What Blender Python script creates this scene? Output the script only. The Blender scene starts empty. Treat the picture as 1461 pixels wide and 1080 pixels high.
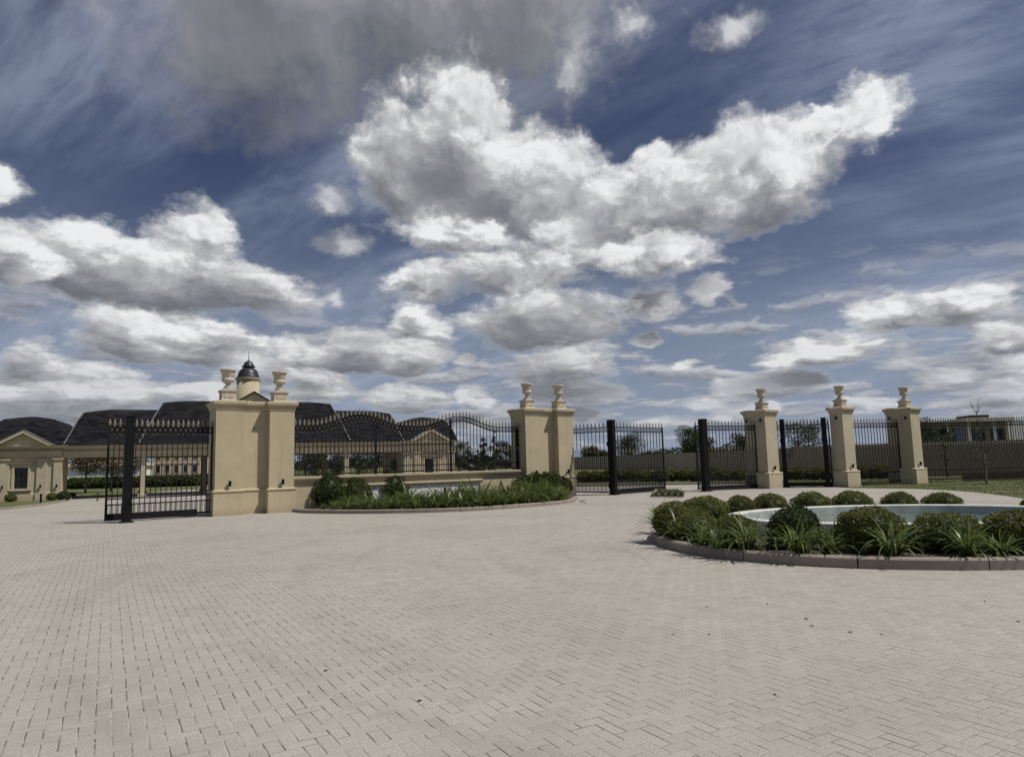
import bpy, bmesh, math, random
from mathutils import Vector, Matrix, noise as mnoise
R = math.radians
random.seed(11)
sc = bpy.context.scene
COL = sc.collection
R=math.radians
class NT:
    """tiny expression builder over a node tree"""
    def __init__(s,tree): s.t=tree; s.n=tree.nodes; s.l=tree.links
    def new(s,typ,**kw):
        nd=s.n.new(typ)
        for k,v in kw.items(): setattr(nd,k,v)
        return nd
    def put(s,sock,v):
        if isinstance(v,bpy.types.NodeSocket): s.l.new(v,sock)
        elif isinstance(v,(tuple,list)) and len(v)==3 and sock.type=='RGBA': sock.default_value=(*v,1)
        else: sock.default_value=v
    def m(s,op,a,b=0.0,c=0.0,clamp=False):
        nd=s.new('ShaderNodeMath',operation=op,use_clamp=clamp)
        for i,v in enumerate((a,b,c)):
            if i<len(nd.inputs): s.put(nd.inputs[i],v)
        return nd.outputs[0]
    def v(s,op,a,b=(0,0,0),c=(0,0,0),scale=None):
        nd=s.new('ShaderNodeVectorMath',operation=op)
        s.put(nd.inputs[0],a)
        if op=='SCALE': s.put(nd.inputs['Scale'],scale); return nd.outputs[0]
        s.put(nd.inputs[1],b)
        if op in('MULTIPLY_ADD',): s.put(nd.inputs[2],c)
        return nd.outputs['Value'] if op in('LENGTH','DOT_PRODUCT','DISTANCE') else nd.outputs[0]
    def sep(s,a):
        nd=s.new('ShaderNodeSeparateXYZ'); s.put(nd.inputs[0],a); return nd.outputs
    def comb(s,x,y,z):
        nd=s.new('ShaderNodeCombineXYZ')
        for i,q in enumerate((x,y,z)): s.put(nd.inputs[i],q)
        return nd.outputs[0]
    def noise(s,vec,scale,detail=4,rough=.5,lac=2.0,dist=0.0,out=0,dim='3D'):
        nd=s.new('ShaderNodeTexNoise',noise_dimensions=dim); s.put(nd.inputs['Vector'],vec)
        for k,q in (('Scale',scale),('Detail',detail),('Roughness',rough),('Lacunarity',lac),('Distortion',dist)): s.put(nd.inputs[k],q)
        return nd.outputs[out]
    def voro(s,vec,scale,detail=2,rough=.5,smooth=None,rand=1.0,dim='3D'):
        nd=s.new('ShaderNodeTexVoronoi',feature='SMOOTH_F1' if smooth else 'F1',voronoi_dimensions=dim)
        s.put(nd.inputs['Vector'],vec); s.put(nd.inputs['Scale'],scale)
        s.put(nd.inputs['Detail'],detail); s.put(nd.inputs['Roughness'],rough); s.put(nd.inputs['Randomness'],rand)
        if smooth: s.put(nd.inputs['Smoothness'],smooth)
        return nd.outputs['Distance']
    def ramp(s,x,lo,hi,a=0.0,b=1.0,smooth=True):
        nd=s.new('ShaderNodeMapRange',interpolation_type='SMOOTHSTEP' if smooth else 'LINEAR')
        for k,q in (('Value',x),('From Min',lo),('From Max',hi),('To Min',a),('To Max',b)): s.put(nd.inputs[k],q)
        return nd.outputs[0]
    def mix(s,f,a,b,blend='MIX'):
        nd=s.new('ShaderNodeMix',data_type='RGBA',blend_type=blend)
        s.put(nd.inputs[0],f); s.put(nd.inputs[6],a); s.put(nd.inputs[7],b); return nd.outputs[2]
CLOUDS = [
  [(-19.8, 33.38, 11.45, 11.19, 7.37), (-8.76, 34.11, 10.01, 10.39, 6.53), (-0.06, 34.72, 10.66, 9.96, 5.96)],
  [(-4.11, 26.62, 5.19, 5.64, 5.73), (-9.02, 24.21, 4.58, 6.03, 4.89), (-3.76, 21.14, 6.61, 5.59, 3.79), (3.7, 20.7, 6.41, 6.26, 3.92), (-0.17, 23.49, 5.35, 4.93, 4.98), (20.58, 22.03, 7.77, 3.34, 3.09), (28.95, 23.94, 2.71, 3.2, 2.4), (26.13, 23.62, 2.22, 1.49, 1.37), (12.09, 23.68, 2.72, 1.57, 1.25), (-25.31, 16.79, 4.16, 3.88, 1.94), (-37.46, 18.62, 2.41, 2.32, 1.64)],
  [(13.48, 20.24, 6.42, 4.03, 3.7), (21.04, 19.3, 5.05, 3.21, 2.79), (-31.49, 14.35, 5.26, 3.82, 2.8), (-26.29, 13.99, 7.23, 2.85, 3.54), (-21.42, 13.34, 5.17, 2.69, 1.96), (-4.79, 18.43, 5.35, 2.27, 1.72), (6.26, 17.57, 4.73, 3.19, 2.37), (33.14, 9.9, 3.53, 1.93, 1.66), (-7.29, 10.89, 2.72, 2.05, 1.97)],
  [(-7.24, 14.71, 3.72, 1.66, 1.82), (0.34, 15.2, 6.72, 2.97, 2.61), (11.5, 15.95, 6.05, 1.86, 1.78), (12.13, 12.59, 3.06, 1.54, 1.42), (16.34, 13.13, 1.78, 1.27, 1.26), (-29.05, 9.56, 3.76, 2.14, 1.86), (-23.55, 9.54, 5.24, 2.24, 1.95), (-36.73, 15.51, 3.03, 1.82, 1.36), (29.14, 9.94, 3.3, 1.8, 1.5), (35.78, 6.98, 3.19, 1.73, 1.08), (11.08, 9.47, 1.41, 1.02, 0.78), (-34.93, 13.7, 2.88, 1.63, 1.46)],
  [(2.96, 11.16, 7.25, 3.45, 2.84), (-12.57, 9.18, 3.31, 2.15, 2.27), (-15.52, 8.59, 3.97, 1.89, 1.79), (-8.58, 8.52, 3.8, 1.94, 1.58), (-35.1, 6.87, 2.71, 2.31, 1.74), (-30.76, 6.34, 3.7, 1.53, 0.97), (36.13, 5.31, 2.62, 1.33, 0.91), (32.13, 5.07, 2.24, 1.04, 0.79), (20.5, 5.3, 4.34, 1.49, 0.99), (24.25, 7.36, 5.62, 1.34, 1.09), (14.28, 7.33, 1.06, 0.47, 0.45), (-4.04, 8.13, 1.29, 0.79, 0.53)],
  [(4.34, 7.34, 5.52, 2.14, 1.32), (-31.91, 4.68, 7.37, 1.66, 1.35), (-8.6, 5.12, 3.77, 1.64, 1.05), (-3.38, 4.92, 2.08, 1.28, 0.93), (-15.32, 6.27, 3.75, 1.66, 1.03), (4.93, 5.49, 5.26, 1.22, 0.99), (-24.69, 5.63, 3.06, 1.23, 0.97), (2.74, 3.73, 5.11, 0.86, 0.79), (12.24, 2.96, 3.67, 0.89, 0.77), (18.65, 3.35, 2.87, 0.75, 0.75), (26.91, 3.6, 3.06, 0.82, 0.77), (33.54, 3.31, 2.91, 0.86, 0.77), (-4.09, 3.11, 6.36, 0.67, 0.66), (35.7, 3.91, 2.96, 0.79, 0.64)],
  [(-15.26, 20.14, 2.29, 1.51, 1.1), (6.68, 29.66, 2.15, 2.23, 1.87), (11.16, 32.41, 2.14, 1.3, 1.12), (19.16, 31.95, 2.6, 1.4, 1.66), (-14.96, 13.66, 0.98, 1.05, 1.02), (-5.61, 18.43, 1.97, 2.03, 0.95), (26.62, 8.19, 1.81, 0.87, 0.83), (29.17, 6.22, 2.21, 0.8, 0.58), (15.56, 4.21, 2.98, 0.88, 0.7), (-14.19, 17.38, 2.49, 1.15, 0.75), (-20.68, 7.94, 3.69, 1.15, 0.87)],
]

SUN_AZ=104.0; SUN_EL=57.0     # azimuth from +Y towards +X
def build_sky(strength=.1):
    w=bpy.data.worlds.new('World'); bpy.context.scene.world=w; w.use_nodes=True
    t=w.node_tree; t.nodes.clear(); T=NT(t)
    # ---- one node group per cloud layer: (azimuth, elevation) in degrees -> 1 - distance to the nearest cloud body
    def layer_group(bodies):
        G=bpy.data.node_groups.new('cumulus_layer','ShaderNodeTree')
        G.interface.new_socket('P',in_out='INPUT',socket_type='NodeSocketVector')
        G.interface.new_socket('D',in_out='OUTPUT',socket_type='NodeSocketFloat')
        K=NT(G); gi=G.nodes.new('NodeGroupInput'); go=G.nodes.new('NodeGroupOutput')
        x,y,_=K.sep(gi.outputs[0]); p=K.comb(x,y,K.m('MULTIPLY',y,-1.0)); acc=None
        for a,e,ra,ru,rd in bodies:
            q=K.v('MULTIPLY_ADD',p,(1/ra,1/ru,1/rd),(-a/ra,-e/ru,e/rd))
            d=K.v('LENGTH',K.v('MAXIMUM',q,(-99,0,0)))
            acc=d if acc is None else K.m('SMOOTH_MIN',acc,d,.22)
        K.l.new(K.m('SUBTRACT',1.0,acc),go.inputs[0])
        return G
    def field(G,P):
        nd=T.new('ShaderNodeGroup'); nd.node_tree=G; T.put(nd.inputs[0],P); return nd.outputs[0]
    co=T.new('ShaderNodeTexCoord').outputs['Generated']
    d=T.v('NORMALIZE',co)
    x,y,z=T.sep(d)
    az=T.m('MULTIPLY',T.m('ARCTAN2',x,y),180/math.pi)
    el=T.m('MULTIPLY',T.m('ARCSINE',z),180/math.pi)
    # noise domain: finer and flatter towards the horizon
    inv=T.m('DIVIDE',1.0,T.m('ADD',T.m('MAXIMUM',z,0.0),.22)); d=T.v('MAXIMUM',d,(-2,-2,0.0))
    nv=T.comb(T.m('MULTIPLY',az,.05),T.m('MULTIPLY',T.m('LOGARITHM',T.m('ADD',T.m('MAXIMUM',el,0.0),9.0),math.e),2.2),0.37)
    wsz=T.ramp(el,1,26,.8,2.6,False)
    base=T.comb(az,el,0.0)
    def noise_set(shift):
        v0=T.v('ADD',nv,shift)
        wv=T.v('SUBTRACT',T.noise(v0,1.9,6,.66,out=1,dim='2D'),(.5,.5,.5))
        v1=T.v('MULTIPLY_ADD',wv,(.20,.20,.20),v0)
        P=T.v('MULTIPLY_ADD',wv,T.comb(T.m('MULTIPLY',wsz,2.7),T.m('MULTIPLY',wsz,2.0),0.0),base)
        def detail(v):
            b=T.voro(v,3.4,2,.55,dim='2D')          # billows
            f=T.noise(v,5.5,6,.64,dim='2D')
            return T.m('ADD',T.m('MULTIPLY',T.m('SUBTRACT',.46,b),.55),T.m('MULTIPLY',T.m('SUBTRACT',f,.5),1.3))
        n0=detail(v1); n1=detail(T.v('ADD',v1,(.018,.028,0)))      # second sample a step towards the sun
        relief=T.m('SUBTRACT',n0,n1)
        big=T.m('MULTIPLY',T.m('SUBTRACT',T.noise(v1,2.3,2,.5,dim='2D'),.5),.34)
        return P,n0,relief,big
    sets=[noise_set((0,0,0)),noise_set((7.3,3.1,0))]
    def layer(i,bodies):
        P0,n0,relief,big=sets[i%2]; G=layer_group(bodies)
        s0=field(G,P0)
        D0=T.m('ADD',s0,T.m('MULTIPLY',n0,.60))
        step=T.m('MULTIPLY',wsz,T.m('ADD',2.2 if i == 1 else 1.75,T.m('MULTIPLY',n0,1.6)))
        s1=field(G,T.v('ADD',P0,T.comb(T.m('MULTIPLY',step,.25),step,0.0)))
        alpha=T.ramp(D0,-.50,.55) if i == 0 else T.ramp(D0,-.18,.22) if i < 6 else T.m('MULTIPLY',T.ramp(D0,-.30,.75),.75)
        lit=T.m('SUBTRACT',.96,T.m('MULTIPLY',T.ramp(s1,*((-.32,1.0) if i == 1 else (-.55,.92))),.84))
        lit=T.m('ADD',lit,T.m('MULTIPLY',relief,T.m('MULTIPLY_ADD',lit,.26,.06)))
        lit=T.m('MULTIPLY_ADD',T.ramp(D0,.45,-.1),-.12,lit)
        lit=T.m('ADD',lit,T.m('MULTIPLY',big,T.m('ADD',.35,lit)),clamp=True)
        if i in (0,4,5): lit=T.m('MULTIPLY',lit,{0:.95,4:.95,5:.90}[i])
        return alpha,lit
    alpha=lit=None
    for i,bodies in enumerate(CLOUDS):
        a,l=layer(i,bodies)
        if alpha is None: alpha,lit=a,l
        else:
            lit=T.m('ADD',T.m('MULTIPLY',a,l),T.m('MULTIPLY',T.m('SUBTRACT',1.0,a),lit))
            alpha=T.m('SUBTRACT',1.0,T.m('MULTIPLY',T.m('SUBTRACT',1.0,alpha),T.m('SUBTRACT',1.0,a)))
    cr=T.new('ShaderNodeValToRGB'); T.put(cr.inputs[0],lit)
    els=cr.color_ramp.elements
    stops=[(0,(.128,.137,.156)),(.30,(.215,.223,.242)),(.55,(.33,.34,.355)),(.78,(.47,.48,.495)),(1,(.80,.81,.825))]
    els[0].position=0; els[0].color=(*stops[0][1],1); els[1].position=1; els[1].color=(*stops[-1][1],1)
    for ps,c in stops[1:-1]:
        e=els.new(ps); e.color=(*c,1)
    ccol=cr.outputs[0]
    # ---- clear sky + cirrus
    sky=T.new('ShaderNodeTexSky',sky_type='NISHITA',sun_disc=False)
    sky.sun_elevation=R(SUN_EL); sky.sun_rotation=R(SUN_AZ); sky.altitude=300; sky.air_density=1.0; sky.dust_density=.6; sky.ozone_density=3.0
    pl=T.v('MULTIPLY',d,T.comb(inv,inv,0.0))
    rot=T.new('ShaderNodeVectorRotate',rotation_type='Z_AXIS'); T.put(rot.inputs['Vector'],pl); rot.inputs['Angle'].default_value=R(38)
    st=T.v('MULTIPLY',rot.outputs[0],(.75,2.6,1))
    wz=T.noise(pl,1.3,3,.5,out=1,dim='2D')
    st=T.v('MULTIPLY_ADD',T.v('SUBTRACT',wz,(.5,.5,.5)),(.28,.28,0),st)
    c1=T.noise(st,1.4,6,.56,dim='2D')
    c2=T.noise(pl,.9,3,.5,dim='2D')
    cirrus=T.m('MULTIPLY',T.ramp(c1,.30,.70),T.ramp(c2,.16,.60))
    c3=T.noise(T.v('MULTIPLY',st,(1.6,1.2,1)),4.5,5,.65,dim='2D')
    cirrus=T.m('MULTIPLY',T.m('MULTIPLY',cirrus,T.ramp(c3,.22,.66,.45,1.15)),.56)
    haze=T.ramp(el,24,-1,0,.80)
    k=1/strength
    def C(c): return tuple(q*k for q in c)
    skyc=T.mix(1.0,sky.outputs[0],SKYTINT,'MULTIPLY')
    skyc=T.mix(haze,skyc,C((.26,.315,.415)))
    skyc=T.mix(cirrus,skyc,C((.33,.38,.50)))
    fade=T.ramp(el,9,-2,0,.45)
    cc=T.mix(fade,T.v('SCALE',ccol,scale=k),C((.30,.34,.42)))
    # distant banks of low cloud
    sv=T.v('MULTIPLY_ADD',T.v('SUBTRACT',T.noise(nv,3.1,4,.6,out=1,dim='2D'),(.5,.5,.5)),(.22,.12,0),T.v('MULTIPLY',nv,(1.0,1.5,1)))
    b0=T.noise(sv,2.6,7,.62,dim='2D'); b1=T.noise(T.v('ADD',sv,(.02,.075,0)),2.6,5,.6,dim='2D')
    bmask=T.ramp(el,17,8)
    balpha=T.m('MULTIPLY',T.m('MULTIPLY',T.ramp(b0,.46,.60),bmask),.82)
    blit=T.m('MULTIPLY_ADD',T.m('SUBTRACT',b0,b1),3.6,.36,clamp=True)
    bcol=T.mix(blit,C((.205,.215,.245)),C((.56,.575,.60)))
    bcol=T.mix(T.ramp(el,8,-1,0,.45),bcol,C((.32,.36,.43)))
    skyc=T.mix(balpha,skyc,bcol)
    final=T.mix(alpha,skyc,cc)
    bg=T.new('ShaderNodeBackground'); T.put(bg.inputs['Color'],final); bg.inputs['Strength'].default_value=strength
    o=T.new('ShaderNodeOutputWorld'); T.l.new(bg.outputs[0],o.inputs[0])
    w.cycles.sampling_method='MANUAL'; w.cycles.sample_map_resolution=512
SKYTINT=(.37,.315,.36)
# ------------------------------------------------------------------ camera and survey
PITCH, ROLL, FPX, EYE = math.atan(119/1000.), .0257, 1000., 1.6
_fw = Vector((0, math.cos(PITCH), math.sin(PITCH)))
_up0 = Vector((0, -math.sin(PITCH), math.cos(PITCH)))
_rt = Vector((1,0,0))*math.cos(ROLL) - _up0*math.sin(ROLL)
_up = _up0*math.cos(ROLL) + Vector((1,0,0))*math.sin(ROLL)
def at(px, py, z=0.0):
    """survey of the photograph: the point at height z seen at this pixel"""
    d = _fw + _rt*((px-730.5)/FPX) + _up*((540-py)/FPX)
    t = (z-EYE)/d.z
    return Vector((0,0,EYE)) + d*t
def atd(px, dist):
    """plan position at this picture column, dist metres out"""
    d = _fw + _rt*((px-730.5)/FPX) + _up*((540-655)/FPX)
    return Vector((d.x/d.y*dist, dist, 0))
def camera():
    c = bpy.data.cameras.new('camera'); o = bpy.data.objects.new('camera', c); COL.objects.link(o)
    M = Matrix([[_rt[i], _up[i], -_fw[i], (0,0,EYE)[i]] for i in range(3)] + [[0,0,0,1]])
    o.matrix_world = M; c.sensor_width = 36; c.lens = 36*1000/1461.; c.clip_end = 9000; sc.camera = o
camera()
build_sky(.1)
sun = bpy.data.lights.new('sun', 'SUN'); so = bpy.data.objects.new('sun', sun); COL.objects.link(so)
sun.energy = 3.9; sun.angle = R(.53); sun.color = (1, .95, .87)
sdir = Vector((math.sin(R(SUN_AZ))*math.cos(R(SUN_EL)), math.cos(R(SUN_AZ))*math.cos(R(SUN_EL)), math.sin(R(SUN_EL))))
so.rotation_euler = sdir.to_track_quat('Z', 'Y').to_euler(); so.location = (20, -10, 40)
sc.view_settings.view_transform = 'Standard'; sc.view_settings.look = 'None'
sc.view_settings.exposure = .06; sc.view_settings.gamma = 1

# ------------------------------------------------------------------ materials
def mat(name, build):
    m = bpy.data.materials.new(name); m.use_nodes = True
    T = NT(m.node_tree); b = T.n['Principled BSDF']; build(T, b); return m
def geo(T): return T.new('ShaderNodeNewGeometry').outputs['Position']
def objc(T): return T.new('ShaderNodeTexCoord').outputs['Object']
def bump(T, b, h, strength=.3, dist=.01):
    nd = T.new('ShaderNodeBump'); nd.inputs['Strength'].default_value = strength; nd.inputs['Distance'].default_value = dist
    T.put(nd.inputs['Height'], h); T.put(b.inputs['Normal'], nd.outputs[0]); return nd
def m_stucco(name, c1, c2, rough=.88):
    def f(T, b):
        p = geo(T)
        n = T.noise(p, 1.1, 5, .6); f = T.noise(p, 60, 3, .6)
        st = T.noise(T.v('MULTIPLY', p, (5, 5, .5)), 1.0, 4, .6)
        c = T.mix(T.ramp(n, .3, .7), c1, c2)
        c = T.mix(T.m('MULTIPLY', T.ramp(st, .48, .74), .40), c, tuple(q*.62 for q in c1))
        c = T.mix(T.m('MULTIPLY', f, .16), c, tuple(q*.6 for q in c2))
        z = T.sep(p)[2]
        spl = T.m('MULTIPLY', T.ramp(T.m('ADD', z, T.m('MULTIPLY', n, .3)), .48, .08), .5)   # splashed soil at the foot
        c = T.mix(spl, c, (.26, .20, .14))
        T.put(b.inputs['Base Color'], c); b.inputs['Roughness'].default_value = rough
        bump(T, b, f, .25, .006)
    return mat(name, f)
def m_plain(name, c, rough=.5, metal=0.0, var=.25, scale=6, spec=.5):
    def f(T, b):
        n = T.noise(geo(T), scale, 4, .6)
        T.put(b.inputs['Base Color'], T.mix(T.ramp(n, .3, .7), tuple(q*(1-var) for q in c), tuple(min(1, q*(1+var)) for q in c)))
        b.inputs['Roughness'].default_value = rough; b.inputs['Metallic'].default_value = metal
        b.inputs['Specular IOR Level'].default_value = spec
        bump(T, b, n, .15, .004)
    return mat(name, f)
def m_leaf(name, c1, c2, c3=None, trans=.35, scale=5, rough=.5):
    def f(T, b):
        p = geo(T)
        rnd = T.new('ShaderNodeObjectInfo').outputs['Random']
        n = T.noise(p, scale, 3, .6); n2 = T.noise(p, scale*9, 2, .6)
        c = T.mix(T.ramp(n, .32, .68), c1, c2)
        if c3: c = T.mix(T.m('MULTIPLY', T.ramp(n2, .5, .75), .75), c, c3)
        c = T.mix(T.m('MULTIPLY', rnd, .35), c, tuple(q*.62 for q in c1))
        T.put(b.inputs['Base Color'], c); b.inputs['Roughness'].default_value = rough
        b.inputs['Specular IOR Level'].default_value = .35
        tr = T.new('ShaderNodeBsdfTranslucent'); T.put(tr.inputs['Color'], c)
        mx = T.new('ShaderNodeMixShader'); mx.inputs[0].default_value = trans
        T.l.new(b.outputs[0], mx.inputs[1]); T.l.new(tr.outputs[0], mx.inputs[2])
        T.l.new(mx.outputs[0], T.n['Material Output'].inputs['Surface'])
    return mat(name, f)
def m_paving():
    def f(T, b):
        p = geo(T)
        rot = T.new('ShaderNodeVectorRotate', rotation_type='Z_AXIS'); T.put(rot.inputs['Vector'], p); rot.inputs['Angle'].default_value = R(-30)
        wob = T.v('SUBTRACT', T.noise(p, .5, 2, .5, out=1), (.5, .5, .5))
        q = T.v('MULTIPLY_ADD', wob, (.05, .05, 0), rot.outputs[0])
        q = T.v('SCALE', q, scale=1/.094)
        x, y, _ = T.sep(q)
        i = T.m('FLOOR', x); j = T.m('FLOOR', y); fx = T.m('SUBTRACT', x, i); fy = T.m('SUBTRACT', y, j)
        k = T.m('FLOORED_MODULO', T.m('SUBTRACT', i, j), 4.0)
        def is_(v): return T.m('COMPARE', k, v, .1)
        k1, k2, k3 = is_(1.0), is_(2.0), is_(3.0); V = T.m('ADD', k2, k3); Hh = T.m('SUBTRACT', 1.0, V)
        lx = T.m('ADD', fx, k1); ly = T.m('ADD', fy, k2)
        wx = T.m('ADD', 1.0, Hh); wy = T.m('ADD', 1.0, V)
        e = T.m('MINIMUM', T.m('MINIMUM', lx, T.m('SUBTRACT', wx, lx)), T.m('MINIMUM', ly, T.m('SUBTRACT', wy, ly)))
        idn = T.comb(T.m('SUBTRACT', i, k1), T.m('SUBTRACT', j, k2), V)
        wn = T.new('ShaderNodeTexWhiteNoise', noise_dimensions='3D'); T.put(wn.inputs['Vector'], idn)
        r1 = wn.outputs['Value']
        rj = T.sep(wn.outputs['Color'])
        big = T.noise(p, .22, 5, .6); mid = T.noise(p, 1.7, 5, .65); fine = T.noise(p, 75, 3, .7); grit = T.noise(p, 240, 2, .6)
        speck = T.ramp(T.noise(p, 130, 2, .5), .64, .72)
        c = T.mix(r1, PAVE1, PAVE2)
        c = T.mix(T.m('MULTIPLY', T.ramp(rj[1], .88, .96), .28), c, (.30, .265, .225))         # a few redder pavers
        c = T.mix(T.m('MULTIPLY', T.ramp(big, .42, .66), .42), c, (.285, .265, .23))
        c = T.mix(T.m('MULTIPLY', T.ramp(mid, .50, .72), .22), c, (.245, .215, .185))
        c = T.mix(T.m('MULTIPLY', T.ramp(fine, .40, .70), .58), c, (.19, .165, .14))
        c = T.mix(T.m('MULTIPLY', speck, .75), c, (.13, .11, .10))
        st = T.noise(p, .55, 6, .72)
        c = T.mix(T.m('MULTIPLY', T.ramp(st, .62, .74), .45), c, (.16, .14, .125))               # tyre and oil stains
        dx = T.v('SUBTRACT', p, (7.0, 13.4, 0)); ddx, ddy, _d = T.sep(dx)
        rad = T.v('LENGTH', T.comb(ddx, ddy, 0.0)); ang = T.m('ARCTAN2', ddy, ddx)
        tyre = T.noise(T.comb(T.m('MULTIPLY', rad, 1.5), T.m('MULTIPLY', ang, .9), 0.0), 1.0, 4, .6)
        c = T.mix(T.m('MULTIPLY', T.m('MULTIPLY', T.ramp(tyre, .52, .66), T.ramp(big, .3, .6)), .30), c, (.215, .195, .17))   # tyre tracks round the island
        # joints: open and dark in places, filled with pale sand in others
        jn = T.noise(p, 2.6, 4, .6)
        wid = T.m('MULTIPLY_ADD', T.ramp(jn, .35, .7), .030, .028)
        ex = T.m('MINIMUM', lx, T.m('SUBTRACT', wx, lx)); ey = T.m('MINIMUM', ly, T.m('SUBTRACT', wy, ly))
        jx = T.ramp(ex, T.m('MULTIPLY', wid, 1.35), T.m('MULTIPLY', wid, .65)); jy = T.ramp(ey, T.m('MULTIPLY', wid, 1.0), T.m('MULTIPLY', wid, .5))
        nx = T.m('ADD', T.noise(p, 6, 3, .6), T.m('MULTIPLY', T.m('SUBTRACT', rj[2], .5), .35))
        sand, dirt = (.42, .39, .335), (.085, .072, .058)
        c = T.mix(T.m('MULTIPLY', jy, .75), c, T.mix(T.ramp(nx, .56, .70), sand, dirt))
        c = T.mix(T.m('MULTIPLY', jx, .85), c, T.mix(T.ramp(nx, .36, .56), sand, dirt))
        T.put(b.inputs['Base Color'], c); b.inputs['Roughness'].default_value = .9; b.inputs['Specular IOR Level'].default_value = .3
        hgt = T.m('ADD', T.ramp(e, .0, .11), T.m('ADD', T.m('MULTIPLY', rj[0], .45), T.m('MULTIPLY', fine, .22)))
        tilt = T.m('ADD', T.m('MULTIPLY', T.m('SUBTRACT', rj[1], .5), lx), T.m('MULTIPLY', T.m('SUBTRACT', rj[2], .5), ly))
        bump(T, b, T.m('ADD', T.m('MULTIPLY_ADD', tilt, .30, hgt), T.m('MULTIPLY', grit, .08)), .55, .007)
    return mat('herringbone_paving', f)
PAVE1 = (.420, .397, .350); PAVE2 = (.382, .359, .316)
def m_grass():
    def f(T, b):
        p = geo(T)
        n = T.noise(p, .35, 5, .6); n2 = T.noise(p, 14, 4, .7)
        c = T.mix(T.ramp(n, .35, .66), (.075, .095, .026), (.125, .130, .045))
        c = T.mix(T.m('MULTIPLY', T.ramp(n2, .45, .7), .55), c, (.045, .055, .018))
        T.put(b.inputs['Base Color'], c); b.inputs['Roughness'].default_value = .95
        bump(T, b, n2, .6, .03)
    return mat('dry_lawn', f)
def m_mulch():
    def f(T, b):
        p = geo(T)
        v = T.new('ShaderNodeTexVoronoi', feature='F1'); T.put(v.inputs['Vector'], p); v.inputs['Scale'].default_value = 26
        s = T.sep(v.outputs['Color'])
        c = T.mix(s[0], (.030, .022, .017), (.085, .062, .048))
        c = T.mix(T.ramp(s[1], .86, .95), c, (.22, .19, .16))
        T.put(b.inputs['Base Color'], c); b.inputs['Roughness'].default_value = .95
        bump(T, b, v.outputs['Distance'], .9, .03)
    return mat('bark_mulch', f)
def m_roof():
    def f(T, b):
        p = objc(T); x, y, z = T.sep(p)
        br = T.new('ShaderNodeTexBrick'); T.put(br.inputs['Vector'], T.comb(T.m('ADD', x, T.m('MULTIPLY', y, .9)), T.m('MULTIPLY', z, 1.25), 0.0))
        br.inputs['Scale'].default_value = 1.0; br.inputs['Brick Width'].default_value = .42; br.inputs['Row Height'].default_value = .16
        br.inputs['Mortar Size'].default_value = .012; br.inputs['Mortar Smooth'].default_value = .3
        br.inputs['Color1'].default_value = (.0, .0, .0, 1); br.inputs['Color2'].default_value = (1, 1, 1, 1); br.inputs['Mortar'].default_value = (.2, .2, .2, 1)
        n = T.noise(T.v('MULTIPLY', p, (1, 1, 3)), 1.4, 4, .65)
        val = T.m('ADD', T.m('MULTIPLY', T.sep(br.outputs['Color'])[0], .5), T.m('MULTIPLY', n, .7))
        c = T.mix(T.ramp(val, .25, .95), (.007, .007, .010), (.026, .025, .029))
        c = T.mix(T.m('MULTIPLY', br.outputs['Fac'], .8), c, (.004, .004, .005))
        T.put(b.inputs['Base Color'], c); b.inputs['Roughness'].default_value = .9; b.inputs['Specular IOR Level'].default_value = .12
        bump(T, b, T.m('SUBTRACT', val, T.m('MULTIPLY', br.outputs['Fac'], 1.0)), .5, .02)
    return mat('slate_shingle', f)
def m_water():
    def f(T, b):
        p = geo(T)
        b.inputs['Base Color'].default_value = (.13, .175, .14, 1); b.inputs['Roughness'].default_value = .06
        b.inputs['Specular IOR Level'].default_value = .5
        bump(T, b, T.noise(p, 5, 3, .5), .12, .02)
    return mat('still_green_water', f)
def m_glass(name, c=(.012, .014, .017), rough=.08):
    def f(T, b):
        b.inputs['Base Color'].default_value = (*c, 1); b.inputs['Roughness'].default_value = rough
    return mat(name, f)
def m_marble():
    def f(T, b):
        n = T.noise(geo(T), 3.0, 7, .65, dist=1.2)
        T.put(b.inputs['Base Color'], T.mix(T.ramp(n, .42, .6), (.74, .73, .71), (.50, .50, .50)))
        b.inputs['Roughness'].default_value = .35
    return mat('white_marble', f)
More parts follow.
